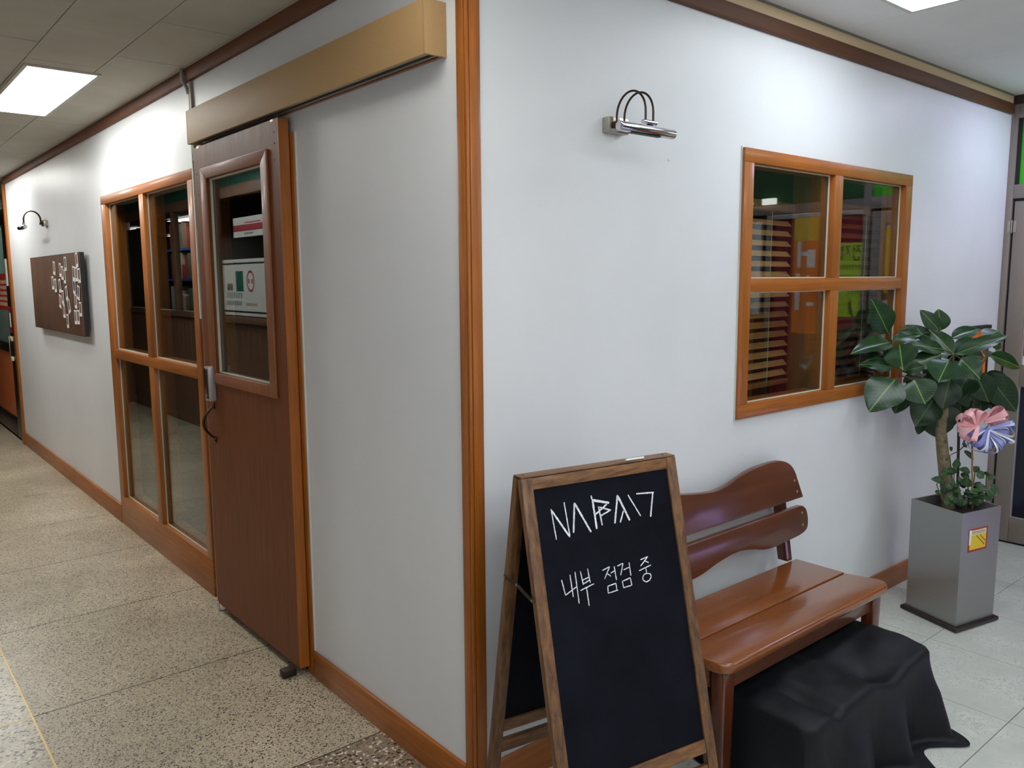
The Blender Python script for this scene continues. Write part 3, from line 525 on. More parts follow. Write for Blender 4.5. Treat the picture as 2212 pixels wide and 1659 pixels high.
# ================================================================ picture lamps
def lamp(label, loc, rot):
    r = thing('wall_lamp', label, 'wall lamp', (0, 0, 0))
    bm = bm_new(); rbox(bm, -.045, .045, -.03, -.0004, -.0235, .0235, r=.003); p = obj('wall_plate', bm, M['brushed'], r)
    bm = bm_new(); tube(bm, [(-.0455, -.016, .002), (-.046, -.016, .002)], .0025, 8); obj('screw', bm, M['chrome'], p)
    part('rod_holder', M['dark_metal'], r, (-.034, .014, -.046, -.0302, -.012, .008), r=.003)
    for xo in (-.022, .012):
        pts = [(xo, -.04, -.004)]
        for i in range(17):
            a = PI*i/16; pts.append((xo, -.0975+.0575*math.cos(a), .022+.066*math.sin(a)))
        pts.append((xo, -.155, -.006)); bm = bm_new(); tube(bm, pts, .0033, 10); obj('curved_rod', bm, M['dark_metal'], r)
    bm = bm_new(); tube(bm, [(-.034, -.155, -.01), (.024, -.155, -.01)], .0072, 14); obj('pivot_bar', bm, M['chrome'], r)
    part('neck', M['black'], r, (-.012, .006, -.162, -.15, -.024, -.0172))
    bm = bm_new(); tube(bm, [(-.147, -.165, -.036), (-.146, -.165, -.036), (.093, -.165, -.036), (.095, -.165, -.036)], [.0132, .0145, .0145, .0132], 22); tb = obj('lamp_tube', bm, M['chrome'], r)
    part('light_slot', M['black'], tb, (-.1, .03, -.173, -.157, -.0514, -.0497))
    r.location = loc; r.rotation_euler = (0, 0, rot)
    return r
lamp('chrome wall lamp with two curved rods on the wall left of the four-pane window', (.564, 0, 2.02), 0)
bm = bm_new(); tube(bm, [(.839, -.0002, 1.944), (.839, -.004, 1.944), (.839, -.0055, 1.943)], [.005, .0045, .002], 10)
tag(obj('wall_anchor', bm, M['white'], loc=(.839, 0, 1.944)), 'tiny white plastic wall anchor right below the chrome wall lamp', 'wall anchor')
lamp('dark curved wall lamp above the board of instant photos', (0, 5.42, 2.005), -PI/2)

# ================================================================ photo board
bd = thing('photo_board', 'dark brown wooden board on the corridor wall holding instant photos', 'board', (0, 5.05, 1.187))
yy = [5.91, 5.60, 5.585, 5.03, 5.02, 4.215]
for a, b in ((5.91, 5.617), (5.613, 5.303), (5.3, 4.762), (4.759, 4.215)):
    part('plank', M['board_wood'], bd, (-.05, -.024, b, a, 1.19, 1.747), r=.0012)
part('edge_band', M['black'], bd, (-.05, -.024, 4.205, 4.2145, 1.188, 1.749), (-.05, -.024, 4.2145, 5.912, 1.7473, 1.75), (-.05, -.024, 4.2145, 5.912, 1.1865, 1.1897))
part('batten', M['black'], bd, (-.0238, -.0005, 4.4, 5.7, 1.25, 1.3), (-.0238, -.0005, 4.4, 5.7, 1.62, 1.67))
WHERE = ['topmost of the left column', 'second in the left column, half covered', 'overlapping the second photo of the left column', 'upper end of the middle column', 'half covered beside the upper middle photo', 'topmost of the middle column', 'below the topmost middle photo', 'left of the middle column, at mid height', 'in the middle column just under mid height', 'tilted, right of the middle column', 'tilted, lower left of the middle column', 'strongly tilted, lower right of the middle column', 'near the lower end of the middle column', 'lowest of the middle column', 'topmost of the right column', 'left of three overlapping in the right column', 'middle of three overlapping in the right column', 'right of three overlapping in the right column', 'bluish, under the three overlapping ones', 'tilted against the right edge of the board', 'above the lowest pair of the right column', 'against the right edge, low', 'left one of the lowest pair', 'right one of the lowest pair']
for i, (py, pz, ta) in enumerate(POL):
    r = thing('instant_photo', 'small white-bordered instant photo on the brown board, '+WHERE[i], 'photo', (-.0512-.0013*(i % 5), py, pz), 'instant photos on the brown board')
    bm = bm_new(); box(bm, -.0004, .0004, -.034, .034, -.049, .049); ca = obj('photo_card', bm, M['white']); ca.parent = r
    bm = bm_new(); box(bm, -.0009, -.0004, -.023, .023, -.026, .038); im = obj('photo_image', bm, M[('photo', 'photo2', 'photo3')[2 if i == 18 else i % 2]]); im.parent = r
    r.rotation_euler = (ta, 0, 0)

# ================================================================ chalkboard easel
rx, ry, hh, th, W = .2062, -.2952, 1.0487, -.167, .5127
U = Vector((math.cos(th), math.sin(th), 0)); NN = Vector((math.sin(th), -math.cos(th), 0)); RIDGE = Vector((rx, ry, hh))
def panel_axes(a, sgn):
    d = Vector((0, 0, -math.cos(a)))+NN*sgn*math.sin(a); n = (NN*sgn*math.cos(a)+Vector((0, 0, math.sin(a))))
    return d.normalized(), n.normalized()
af, ar = .2351, .177
ez = thing('chalkboard_easel', 'folding wooden A-frame chalkboard with white writing in front of the bench', 'chalkboard sign', (rx, ry, 0))
fd, fn = panel_axes(af, 1); rd, rn = panel_axes(ar, -1)
OF = RIDGE+NN*.02; OR = RIDGE-NN*.02
def ob(name, m, parent, o, d, n, u0, u1, s0, s1, t0, t1, r=.0015):
    bm = bm_new(); obox(bm, o, U, d, n, u0, u1, s0, s1, t0, t1, r=r); return obj(name, bm, m, parent)
lenf = hh/math.cos(af)-.0005; lenr = hh/math.cos(ar)-.0045
SW = .0335; hw = W/2
for o, d, n, L, nm in ((OF, fd, fn, lenf, 'front'), (OR, rd, rn, lenr, 'rear')):
    ob('stile', M['oak_u'], ez, o, d, n, -hw, -hw+SW, 0, L, -.02, 0)
    ob('stile', M['oak_u'], ez, o, d, n, hw-SW, hw, 0, L, -.02, 0)
    ob('top_rail', M['oak_x'], ez, o, d, n, -hw+SW+.0003, hw-SW-.0003, .001, .0315, -.02, -.001)
    s = .7795 if nm == 'front' else .745
    ob('bottom_rail', M['oak_x'], ez, o, d, n, -hw+SW+.0003, hw-SW-.0003, s, s+.036, -.02, -.001)
    ob('stretcher', M['oak_x'], ez, o, d, n, -hw+SW+.0003, hw-SW-.0003, s+.068, s+.108, -.018, -.003)
    pn = ob('chalkboard', M['chalkboard'], ez, o, d, n, -hw+SW+.0002, hw-SW-.0002, .0317, s-.0002, -.013, -.006, r=0)
    if nm == 'front': FP = pn
ob('hinge_bar', M['oak_x'], ez, RIDGE, NN, Vector((0, 0, 1)), -hw+.001, hw-.001, -.0195, .0195, .0, .004)
for uo in (-hw+.018, hw-.03):
    bm = bm_new(); tube(bm, [RIDGE+U*uo+Vector((0, 0, .004)), RIDGE+U*uo+Vector((0, 0, .0046))], .004, 10); obj('screw', bm, M['ink'], ez)
# writing: strokes are thin raised ribbons of chalk marker on the board face
def strokes(name, L, wd):
    bm = bm_new()
    for q in L:
        a = Vector((q[0], q[1])); b = Vector((q[2], q[3])); ww = q[4]*5.0 if len(q) > 4 else wd
        dd = (b-a); ln = dd.length; dd = dd/max(ln, 1e-6); pp = Vector((-dd.y, dd.x))
        k = max(3, int(ln/.006)); top = []; bot = []
        for i in range(k+1):
            c = a+dd*ln*i/k; e = ww/2*(1+random.uniform(-.13, .13))*(.8 if i in (0, k) else 1)
            j = pp*random.uniform(-.0002, .0002)
            for lst, sg in ((top, 1), (bot, -1)):
                v = c+j+pp*e*sg; lst.append(bm.verts.new(OF+U*v.x+fd*v.y+fn*(-.0055)))
        for i in range(k): bm.faces.new((top[i], top[i+1], bot[i+1], bot[i]))
    bm.normal_update(); bmesh.ops.solidify(bm, geom=bm.faces[:], thickness=.0003)
    return obj(name, bm, M['chalk'], FP, smooth=False)
for a, b in ((0, 3), (3, 5), (5, 12), (12, 15), (15, 16), (16, 18)): strokes('chalk_letter', CH1[a:b], .004)
for a, b in ((0, 4), (4, 10), (10, 19), (19, 27), (27, len(CH2))): strokes('chalk_syllable', CH2[a:b], .0029)
# folding metal stay on the left, and on the right
for sg in (-1, 1):
    def pf(s, off): return OF+U*(sg*(hw+off))+fd*s+fn*(-.012)
    def pr_(s, off): return OR+U*(sg*(hw+off))+rd*s+rn*(-.01)
    a, b = pr_(.285, .002), pf(.305, .002); mid = a*.54+b*.46+Vector((0, 0, .008))
    for p, q, off in ((a, mid, 0), (mid, b, .002)):
        bm = bm_new(); dv = (q-p).normalized(); up = dv.cross(U).normalized()
        obox(bm, p+U*sg*(off+.001), dv, up, U*sg, -.005, (q-p).length+.005, -.006, .006, -.0007, .0007, r=.0005, seg=1); obj('stay_arm', bm, M['dark_metal'], ez)
    for p in (a, mid, b):
        bm = bm_new(); tube(bm, [p+U*sg*-.0005, p+U*sg*.005], .0035, 10); obj('rivet', bm, M['brushed'], ez)
bm = bm_new(); q0 = RIDGE+NN*.013+U*.085+Vector((0, 0, .0078)); tube(bm, [q0, q0+U*.062], .0032, 10)
tag(obj('chalk_stick', bm, M['white'], loc=tuple(q0)), 'thin white chalk stick lying on top of the wooden easel', 'chalk')

# ================================================================ bench
bx0, bx1 = .565, 1.60
bn = thing('wooden_bench', 'varnished wooden bench with wavy two-slat back against the white wall', 'bench', (1.08, -.28, 0))
def seat(name, y0, y1, z0, z1, rc, front):
    x0, x1 = bx0, bx1-(.035 if not front else 0)
    pts = []
    if front:
        for cx, cy, a0 in ((x1-rc, y0+rc, -90), (x0+rc, y0+rc, 180)):
            pass
        pts = [(x0+rc*(1-math.cos(math.radians(a))), y0+rc*(1-math.sin(math.radians(a)))) for a in range(0, 91, 15)]
        pts += [(x1-rc+rc*math.sin(math.radians(a)), y0+rc*(1-math.cos(math.radians(a)))) for a in range(0, 91, 15)]
        pts += [(x1-.035, y1), (x0, y1)]
    else: pts = [(x0, y0), (x1, y0), (x1, y1), (x0, y1)]
    bm = bm_new(); prism(bm, pts, lambda a, b, t: (a, b, t), z0, z1, r=.010 if front else .003, seg=4); return obj(name, bm, M['bench_seat'], bn)
seat('seat_plank', -.475, -.306, .385, .42, .05, True)
seat('seat_plank', -.304, -.10, .388, .4205, .02, False)
part('apron', M['bench'], bn, (.64, 1.50, -.445, -.42, .322, .384), r=.003)
part('apron', M['bench'], bn, (.64, 1.50, -.14, -.118, .322, .384), r=.003)
part('side_rail', M['bench'], bn, (.585, .61, -.40, -.14, .322, .384), r=.003)
part('side_rail', M['bench'], bn, (1.53, 1.555, -.40, -.14, .322, .384), r=.003)
for lx, ly in ((.582, -.455), (1.502, -.455), (.582, -.145), (1.502, -.145)):
    bm = bm_new(); t = bmesh.new(); box(t, lx, lx+.06, ly, ly+.05, 0, .386)
    for v in t.verts:
        if v.co.z < .1:
            v.co.x += .006 if v.co.x < lx+.03 else -.006; v.co.y += .004 if v.co.y < ly+.02 else -.004
    bmesh.ops.bevel(t, geom=t.edges[:], offset=.008, segments=3, profile=.5, affect='EDGES'); join(bm, t); obj('leg', bm, M['bench_leg'], bn)
# backrest leans: y at height z
def by(z): return -.108+(z-.42)*.13
for ux in (.60, 1.50):
    bm = bm_new()
    prism(bm, [(-.052, .4215), (.0, .4215), (.006, .52), (.0, .66), (-.012, .80), (-.034, .80), (-.046, .60)], lambda a, b, t: (t, by(b)+a*.8+.052, b), ux, ux+.042, r=.005); obj('upright', bm, M['bench_leg'], bn)
def crv(pts, n=10):
    out = []
    P = [pts[0]]+pts+[pts[-1]]
    for i in range(1, len(P)-2):
        for k in range(n):
            t = k/n; p0, p1, p2, p3 = P[i-1], P[i], P[i+1], P[i+2]
            out.append(tuple(.5*((2*p1[j])+(-p0[j]+p2[j])*t+(2*p0[j]-5*p1[j]+4*p2[j]-p3[j])*t*t+(-p0[j]+3*p1[j]-3*p2[j]+p3[j])*t**3) for j in (0, 1)))
    out.append(pts[-1]); return out
cxm = 1.055
topc = [(1.596, .69), (1.578, .735), (1.556, .785), (1.52, .818), (1.455, .838), (1.363, .84), (1.262, .833), (1.166, .812), (1.105, .798), (1.04, .792), (.985, .794), (.919, .801), (.84, .812), (.76, .83), (.69, .84), (.62, .83), (.56, .79), (.53, .73)]
poly = [(.522, .664), (1.604, .67)]+crv(topc, 5)
bm = bm_new(); prism(bm, poly, lambda a, b, t: (a, by(b)+t, b), -.024, -.002, r=.004); obj('back_slat', bm, M['bench'], bn)
botc = [(.51, .535), (.56, .522), (.66, .516), (.78, .509), (.905, .514), (1.025, .537), (1.141, .548), (1.238, .535), (1.30, .521), (1.366, .515), (1.459, .519), (1.56, .525), (1.612, .54), (1.626, .575), (1.62, .615), (1.60, .634)]
poly = crv(botc, 5)+[(1.58, .639), (.54, .632), (.515, .61)]
bm = bm_new(); prism(bm, poly, lambda a, b, t: (a, by(b)+t, b), -.024, -.002, r=.004); obj('back_slat', bm, M['bench'], bn)
for sx in (.56, 1.548):
    for sz in (.745, .70, .61, .562):
        bm = bm_new(); y = by(sz)-.024; xx = sx + (.035 if sz < .65 and sx > 1 else .012*(sz < .72)); tube(bm, [(xx, y, sz), (xx, y-.002, sz), (xx, y-.0035, sz)], [.0055, .005, .002], 10); obj('wooden_plug', bm, M['plug'], bn)

# ================================================================ black cloth over a low box
def drape():
    bm = bm_new(); x0, x1, y0, y1, h = .70, 1.45, -.672, -.30, .29
    Np = 260; rc = .035
    base = []
    segs = [((x0+rc, y0), (x1-rc, y0), (0, -1)), ('c', (x1-rc, y0+rc), -90), ((x1, y0+rc), (x1, y1-rc), (1, 0)), ('c', (x1-rc, y1-rc), 0), ((x1-rc, y1), (x0+rc, y1), (0, 1)), ('c', (x0+rc, y1-rc), 90), ((x0, y1-rc), (x0, y0+rc), (-1, 0)), ('c', (x0+rc, y0+rc), 180)]
    for s in segs:
        if s[0] == 'c':
            for i in range(12):
                a = math.radians(s[2]+90*i/12); base.append((s[1][0]+rc*math.cos(a), s[1][1]+rc*math.sin(a), math.cos(a), math.sin(a)))
        else:
            (ax, ay), (bx_, by_), (nx, ny) = s; L = math.hypot(bx_-ax, by_-ay); k = max(8, int(L/.011))
            for i in range(k): t = i/k; base.append((ax+(bx_-ax)*t, ay+(by_-ay)*t, nx, ny))
    n = len(base); cx, cy = (x0+x1)/2, (y0+y1)/2
    def top(x, y):
        d = .016*noise.noise(Vector((x*4.2, y*5, 1.7)))+.007*noise.noise(Vector((x*13, y*11, 4.)))
        d -= .045*math.exp(-((x-1.16)/.09)**2-((y+.60)/.10)**2)
        d -= .03*math.exp(-((x-.83)/.03)**2-((y+.56)/.16)**2)
        d += .012*math.exp(-((x-1.33)/.08)**2-((y+.57)/.05)**2)-.02*max(0, (x0+.16-x)/.16)
        return h+d
    rings = []
    for t in [i/22 for i in range(1, 23)]:
        rings.append([bm.verts.new((cx+(bx_-cx)*t, cy+(by_-cy)*t, top(cx+(bx_-cx)*t, cy+(by_-cy)*t))) for bx_, by_, _, _ in base])
    for k in range(1, 34):
        ring = []
        for i, (px, py, nx, ny) in enumerate(base):
            zt = top(px, py); d = k*.0125; rr = .02
            fold = .5+.5*math.cos(2*PI*(px-1.425)/.255+1.6*noise.noise(Vector((px*3, 1, 0)))) if ny < -.3 else .5+.5*math.sin(26*py+1.5)
            fold = fold+.25*noise.noise(Vector((px*8, py*8, d*5)))
            flare = .05+.27*max(0, fold)*(1.0 if ny < -.3 else .35)
            lim = rr*PI/2
            if d < lim: out, dr_ = rr*math.sin(d/rr), rr*(1-math.cos(d/rr))
            else:
                e = d-lim; g = flare*min(1, e/.15+.15)
                out, dr_ = rr+e*math.sin(g), rr+e*math.cos(g)
            z = zt-dr_
            if z < .004:
                out += min(.004-z, .035)*.8; z = .004+.004*abs(noise.noise(Vector((px*20, py*20, k*.3))))
            sx_ = .15 if abs(nx) > .02 else .5
            ring.append(bm.verts.new((px+nx*(min(out, .03)+max(0, out-.03)*sx_), py+ny*out, z)))
        rings.append(ring)
    c = bm.verts.new((cx, cy, top(cx, cy)))
    for i in range(n): bm.faces.new((c, rings[0][i], rings[0][(i+1) % n]))
    for r0, r1 in zip(rings, rings[1:]):
        for i in range(n): bm.faces.new((r0[i], r1[i], r1[(i+1) % n], r0[(i+1) % n]))
    bmesh.ops.recalc_face_normals(bm, faces=bm.faces[:])
    o = obj('black_cloth', bm, M['cloth'], loc=(cx, cy, 0))
    for p in o.data.polygons: p.use_smooth = True
    o.data.set_sharp_from_angle(angle=3.1)
    return o
tag(drape(), 'black cloth draped over a low box on the floor in front of the bench', 'cloth')

# ================================================================ planter with rubber plant
A_, B_, C_ = Vector((2.41, -.178)), Vector((2.321, -.436)), Vector((2.587, -.494)); D_ = A_+C_-B_
PC = (A_+C_)/2
def quad(s, z, cen=PC): return [(cen.x+(p.x-cen.x)*s, cen.y+(p.y-cen.y)*s, z) for p in (A_, B_, C_, D_)]
tr_ = bm_new(); prism(tr_, [(p[0], p[1]) for p in quad(1.12, 0)], lambda a, b, t: (a, b, t), 0.0, .022, r=.008, seg=3)
tag(obj('planter_tray', tr_, M['tray'], loc=(PC.x, PC.y, 0)), 'dark brown square tray under the tall grey planter', 'tray')
pl = thing('planter', 'tall square grey metallic planter with a yellow sticker', 'planter', (PC.x, PC.y, .0225))
bm = bm_new(); zt = .533
o0 = [bm.verts.new(p) for p in quad(.985, .0225)]; o1 = [bm.verts.new(p) for p in quad(1.0, zt)]; i1 = [bm.verts.new(p) for p in quad(.945, zt)]; i0 = [bm.verts.new(p) for p in quad(.94, .44)]
for r0, r1 in ((o0, o1), (o1, i1), (i1, i0)):
    for k in range(4): bm.faces.new((r0[k], r0[(k+1) % 4], r1[(k+1) % 4], r1[k]))
bm.faces.new(o0[::-1]); bm.faces.new(i0)
bmesh.ops.recalc_face_normals(bm, faces=bm.faces[:]); obj('planter_body', bm, M['pot'], pl)
bm = bm_new(); prism(bm, [(p[0], p[1]) for p in quad(.93, 0)], lambda a, b, t: (a, b, t), .4405, .492); obj('soil', bm, M['soil'], pl)
# sticker on the front right face: local frame a along B->C, up z
ea = Vector((C_.x-B_.x, C_.y-B_.y, 0)).normalized(); en = Vector((ea.y, -ea.x, 0)); so = Vector((B_.x, B_.y, 0))+en*.0012
def stk(name, m, parent, a0, a1, z0, z1, t0, t1):
    bm = bm_new(); obox(bm, so, ea, Vector((0, 0, 1)), en, a0, a1, z0, z1, t0, t1); return obj(name, bm, m, parent, smooth=False)
st = stk('sticker', M['red'], pl, .052, .182, .353, .455, -.004, .0004)
stk('yellow_field', M['yellow'], st, .058, .172, .362, .426, .0004, .0008)
stk('cream_field', M['cream'], st, .058, .172, .4262, .449, .0004, .0008)
stk('torn_edge', M['white'], st, .052, .066, .386, .452, .0008, .0012)
for k in range(2):
    bm = bm_new(); q = so+ea*(.102+.026*k)+Vector((0, 0, .424)); dvec = (ea*.62-Vector((0, 0, 1))*.50).normalized()
    obox(bm, q, dvec, ea.cross(en).normalized(), en, 0, .078-.026*k, -.002, .002, .0009, .0012); obj('diagonal_bar', bm, M['ink'], st, smooth=False)
bm = bm_new()
for k in range(9):
    a = .072+.0105*k; obox(bm, so, ea, Vector((0, 0, 1)), en, a, a+.007, .440, .4415, .0009, .0012); obox(bm, so, ea, Vector((0, 0, 1)), en, a+.002, a+.0035, .434, .444, .0009, .0012); obox(bm, so, ea, Vector((0, 0, 1)), en, a, a+.0068, .4325, .434, .0009, .0012)
obj('print_line', bm, M['ink'], st, smooth=False)

tree = thing('rubber_plant', 'rubber plant with thick pale trunk and big glossy dark green leaves', 'plant', (2.54, -.29, .48))
nd = {k: Vector(v) for k, v in NODES.items()}
bm = bm_new(); tube(bm, [(2.538, -.296, .478), (2.54, -.27, .62), (2.540, -.252, .739), (2.54, -.236, .845), (2.552, -.238, .93), (2.562, -.236, 1.0), (2.572, -.232, 1.05)], [.027, .026, .0255, .0245, .022, .018, .012], 16)
for v in bm.verts:
    q = v.co*38; v.co += Vector((noise.noise(q), noise.noise(q+Vector((5, 1, 3))), 0))*.0022
tk = obj('trunk', bm, M['bark'], tree)
for p in ((2.516, -.268, .80), (2.514, -.28, .72), (2.563, -.268, .86), (2.518, -.262, .66)):
    bm = bm_new(); tube(bm, [p, (p[0]-.004, p[1]-.004, p[2]+.002)], [.006, .002], 8); obj('bud_scar', bm, M['twig'], tk)
top = Vector((2.56, -.236, .99))
def bough(*ks, r0=.008):
    pts = [top+Vector((0, 0, -.04))]+[nd[k] if isinstance(k, str) else Vector(k) for k in ks]
    sm = []
    P = [pts[0]]+pts+[pts[-1]]
    for i in range(1, len(P)-2):
        for k in range(6):
            t = k/6; p0, p1, p2, p3 = P[i-1], P[i], P[i+1], P[i+2]
            sm.append(.5*((2*p1)+(-p0+p2)*t+(2*p0-5*p1+4*p2-p3)*t*t+(-p0+3*p1-3*p2+p3)*t**3))
    sm.append(pts[-1]); k = len(sm)
    bm = bm_new(); tube(bm, sm, [r0*(1-.6*i/k) for i in range(k)], 8); obj('branch', bm, M['twig'], tree)
bough('G', 'B', r0=.009); bough((2.46, -.16, 1.09), 'A2', 'A'); bough('Cc', r0=.01); bough((2.66, -.28, 1.05), 'Dd', r0=.009); bough((2.58, -.2, 1.15), 'E', r0=.008); bough((2.66, -.29, 1.03), 'F', r0=.007); bough('G', 'B2', r0=.006)
CAM = Vector((-1.3555, -1.798, 1.55))
def leaf_mesh(name, m, curl=.14, fold=.10, wave=.03, blunt=.75, nx=14, ny=8):
    bm = bm_new(); g = []
    for i in range(nx+1):
        t = i/nx; half = .5*math.sin(PI*t**blunt)**.8 if 0 < t < 1 else .0
        half = max(half, .012*(1-t))
        row = []
        for j in range(ny+1):
            s = -1+2*j/ny; y = half*s
            z = -curl*t*t+fold*abs(y)*1.2+wave*math.sin(9*t+2*s)*abs(s)*.5
            row.append(bm.verts.new((t, y, z)))
        g.append(row)
    for i in range(nx):
        for j in range(ny): bm.faces.new((g[i][j], g[i+1][j], g[i+1][j+1], g[i][j+1])).smooth = True
    bmesh.ops.remove_doubles(bm, verts=bm.verts[:], dist=1e-4)
    me = bpy.data.meshes.new(name); bm.to_mesh(me); bm.free(); me.materials.append(m); return me
LM = [leaf_mesh('leaf', M['leaf'], c, f, wv, bl) for c, f, wv, bl in ((.14, .10, .03, .8), (.08, .14, .04, .85), (.2, .06, .05, .75))]
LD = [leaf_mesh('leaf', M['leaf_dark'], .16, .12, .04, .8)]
LS = [leaf_mesh('leaf', M['leaf_small'], c, .1, .05, .8, 8, 6) for c in (.1, .25)]
def put_leaf(me, parent, p, q, width, upw=.55, camw=.8, jit=.25):
    p = Vector(p); q = Vector(q); ax = (q-p); L = ax.length; ax.normalize()
    n = (CAM-p).normalized()*camw+Vector((random.uniform(-jit, jit), random.uniform(-jit, jit), upw))
    n = (n-ax*n.dot(ax)).normalized(); b = n.cross(ax)
    o = bpy.data.objects.new('leaf', me); C.objects.link(o); o.parent = parent
    mm = Matrix((ax*L, b*width, n*L*.8)).transposed().to_4x4(); mm.translation = p-worigin(parent)
    o.matrix_local = mm
    return o
keys = list(nd)
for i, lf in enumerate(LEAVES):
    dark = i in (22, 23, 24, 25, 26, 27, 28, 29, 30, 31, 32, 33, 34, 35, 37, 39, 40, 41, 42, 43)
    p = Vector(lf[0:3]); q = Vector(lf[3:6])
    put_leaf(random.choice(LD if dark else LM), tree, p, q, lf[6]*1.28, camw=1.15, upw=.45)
    # petiole to the nearest branch node
    near = min((nd[k] for k in ('A', 'B', 'B2', 'Cc', 'Dd', 'E', 'F', 'G', 'A2', 'T1', 'T2')), key=lambda v: (v-p).length)
    if .006 < (near-p).length < .25:
        bm = bm_new(); tube(bm, [near, near*.5+p*.5+Vector((0, 0, .004)), p+(q-p)*.03], .0022, 6); obj('petiole', bm, M['twig'], tree)
# extra leaves round the back of the crown, so that it is a full crown from the side as well
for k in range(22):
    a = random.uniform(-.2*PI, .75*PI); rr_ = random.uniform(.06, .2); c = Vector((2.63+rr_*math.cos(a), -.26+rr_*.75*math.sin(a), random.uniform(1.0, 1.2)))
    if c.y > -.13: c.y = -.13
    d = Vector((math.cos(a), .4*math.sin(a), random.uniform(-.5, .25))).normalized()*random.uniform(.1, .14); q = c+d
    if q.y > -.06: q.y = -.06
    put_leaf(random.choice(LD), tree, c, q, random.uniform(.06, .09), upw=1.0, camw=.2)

# undergrowth in the planter
sh = thing('leafy_shrub', 'small leafy shrub growing at the foot of the rubber plant', 'plant', (2.56, -.34, .49))
sn = {k: Vector(v) for k, v in SN.items()}
for ks in (('s1a', 's1b', 's1c'), ('s2a', 's2b', 's2c'), ('s3a', 's3b', 's3c'), ('s1b', 's4a', 's4b', 's4c'), ('s5a', 's5b', 's5c'), ('s6a', 's6b', 's6c')):
    bm = bm_new(); tube(bm, [sn[k] for k in ks], .0024, 7); obj('stem', bm, M['twig'], sh)
for i, lf in enumerate(SHRUB):
    p, q = Vector(lf[0:3]), Vector(lf[3:6]); toc = (CAM-p).normalized(); toc.z = 0
    if i == 29: p += toc*.075; q += toc*.075
    else:
        p.z = max(p.z, .538); q.z = max(q.z, .536)
    for ax_, ay_, rad_ in ((2.54, -.265, .05), (2.605, -.295, .03), (2.60, -.36, .03)):
        c = (p+q)/2
        if math.hypot(c.x-ax_, c.y-ay_) < rad_: p += toc*rad_*1.1; q += toc*rad_*1.1
    put_leaf(random.choice(LS), sh, p, q, lf[6]*1.35, upw=.5, camw=.7, jit=.4)
for k in range(60):
    a = random.uniform(0, 2*PI); c = Vector((2.545+.055*math.cos(a), -.365+.04*math.sin(a), random.uniform(.54, .61)))
    q = c+Vector((math.cos(a), math.sin(a), random.uniform(-.4, .6))).normalized()*random.uniform(.025, .042)
    put_leaf(random.choice(LS), sh, c, q, random.uniform(.025, .04), upw=.8, camw=.4, jit=.4)

# ribbon bow on two sticks
bw = thing('ribbon_bow', 'pink and blue ribbon bow on two sticks beside the plant trunk', 'bow', (2.60, -.35, .49))
for k, m in (('st1', 'stick_dark'), ('st2', 'stick')):
    bm = bm_new(); a, b = sn[k+'a'], sn[k+'b']; a = Vector((a.x, a.y, .47)); tube(bm, [a, b+Vector((0, 0, .1))], .0065 if k == 'st1' else .0045, 8); obj('stick', bm, M[m], bw)
vr = Vector((.766, -.643, 0)); vu = Vector((0, 0, 1)); vn = Vector((-.637, -.76, 0)).normalized()
def loop(c, ang, size, width, tilt, m, fat=.42):
    d = (vr*math.cos(ang)+vu*math.sin(ang)).normalized(); s = (vu*math.cos(ang)-vr*math.sin(ang)); nn = (vn*math.cos(tilt)+s*math.sin(tilt)).normalized(); bb = d.cross(nn).normalized()
    bm = bm_new(); L = []; k = 20
    for i in range(k+1):
        t = i/k; r = math.sin(PI*t)**.75; p = c+d*size*r+nn*size*fat*math.sin(2*PI*t)*.9
        ww = width*(.45+.55*math.sin(PI*t)); L.append((bm.verts.new(p-bb*ww/2), bm.verts.new(p+bb*ww/2)))
    for a, b in zip(L, L[1:]): bm.faces.new((a[0], a[1], b[1], b[0])).smooth = True
    bm.normal_update(); bmesh.ops.solidify(bm, geom=bm.faces[:], thickness=.0006)
    obj('ribbon_loop', bm, m, bw)
cp = Vector((2.560, -.372, .888)); cb = Vector((2.606, -.40, .868))
for k, (ang, sz) in enumerate(((2.75, .085), (2.3, .08), (3.3, .09), (1.7, .075), (3.9, .085), (4.4, .075), (2.9, .06), (1.2, .07))):
    loop(cp+vn*(.014*(k % 3)), ang, sz, .03, (k % 4-1.5)*.7, M['pink'], .34)
for k, (ang, sz) in enumerate(((.35, .10), (.6, .10), (.15, .09))): loop(cb+vu*.03+vn*-.01, ang, sz, .04, (k-1)*.6, M['pink'])
for k in range(13):
    ang = -2.6+k*.245; loop(cb+vn*(.02*(k % 2)), ang, .085+.012*(k % 3), .030, (k % 3-1)*.6, M['blue'], .5)
for k in range(11):
    ang = -2.5+k*.28; loop(cb+vn*(.012+.02*(k % 2)), ang, .088+.012*((k+1) % 3), .011, (k % 3-1)*.6+.1, M['white_ribbon'], .55)
# ================================================================ framed orange notice on the right wall, behind the plant
nt_ = thing('framed_notice', 'orange notice in a black frame on the wall behind the plant', 'notice', (3.47, 0, .9))
part('frame', M['black'], nt_, (3.29, 3.305, -.022, -.0005, .885, 1.262), (3.632, 3.648, -.022, -.0005, .885, 1.262), (3.305, 3.632, -.022, -.0005, .885, .9), (3.29, 3.648, -.03, -.0005, 1.2622, 1.282))
part('print', M['orange'], nt_, (3.3055, 3.6315, -.016, -.0005, .9005, 1.2615))
part('green_field', M['lime'], nt_, (3.31, 3.62, -.0168, -.0161, .91, .985))

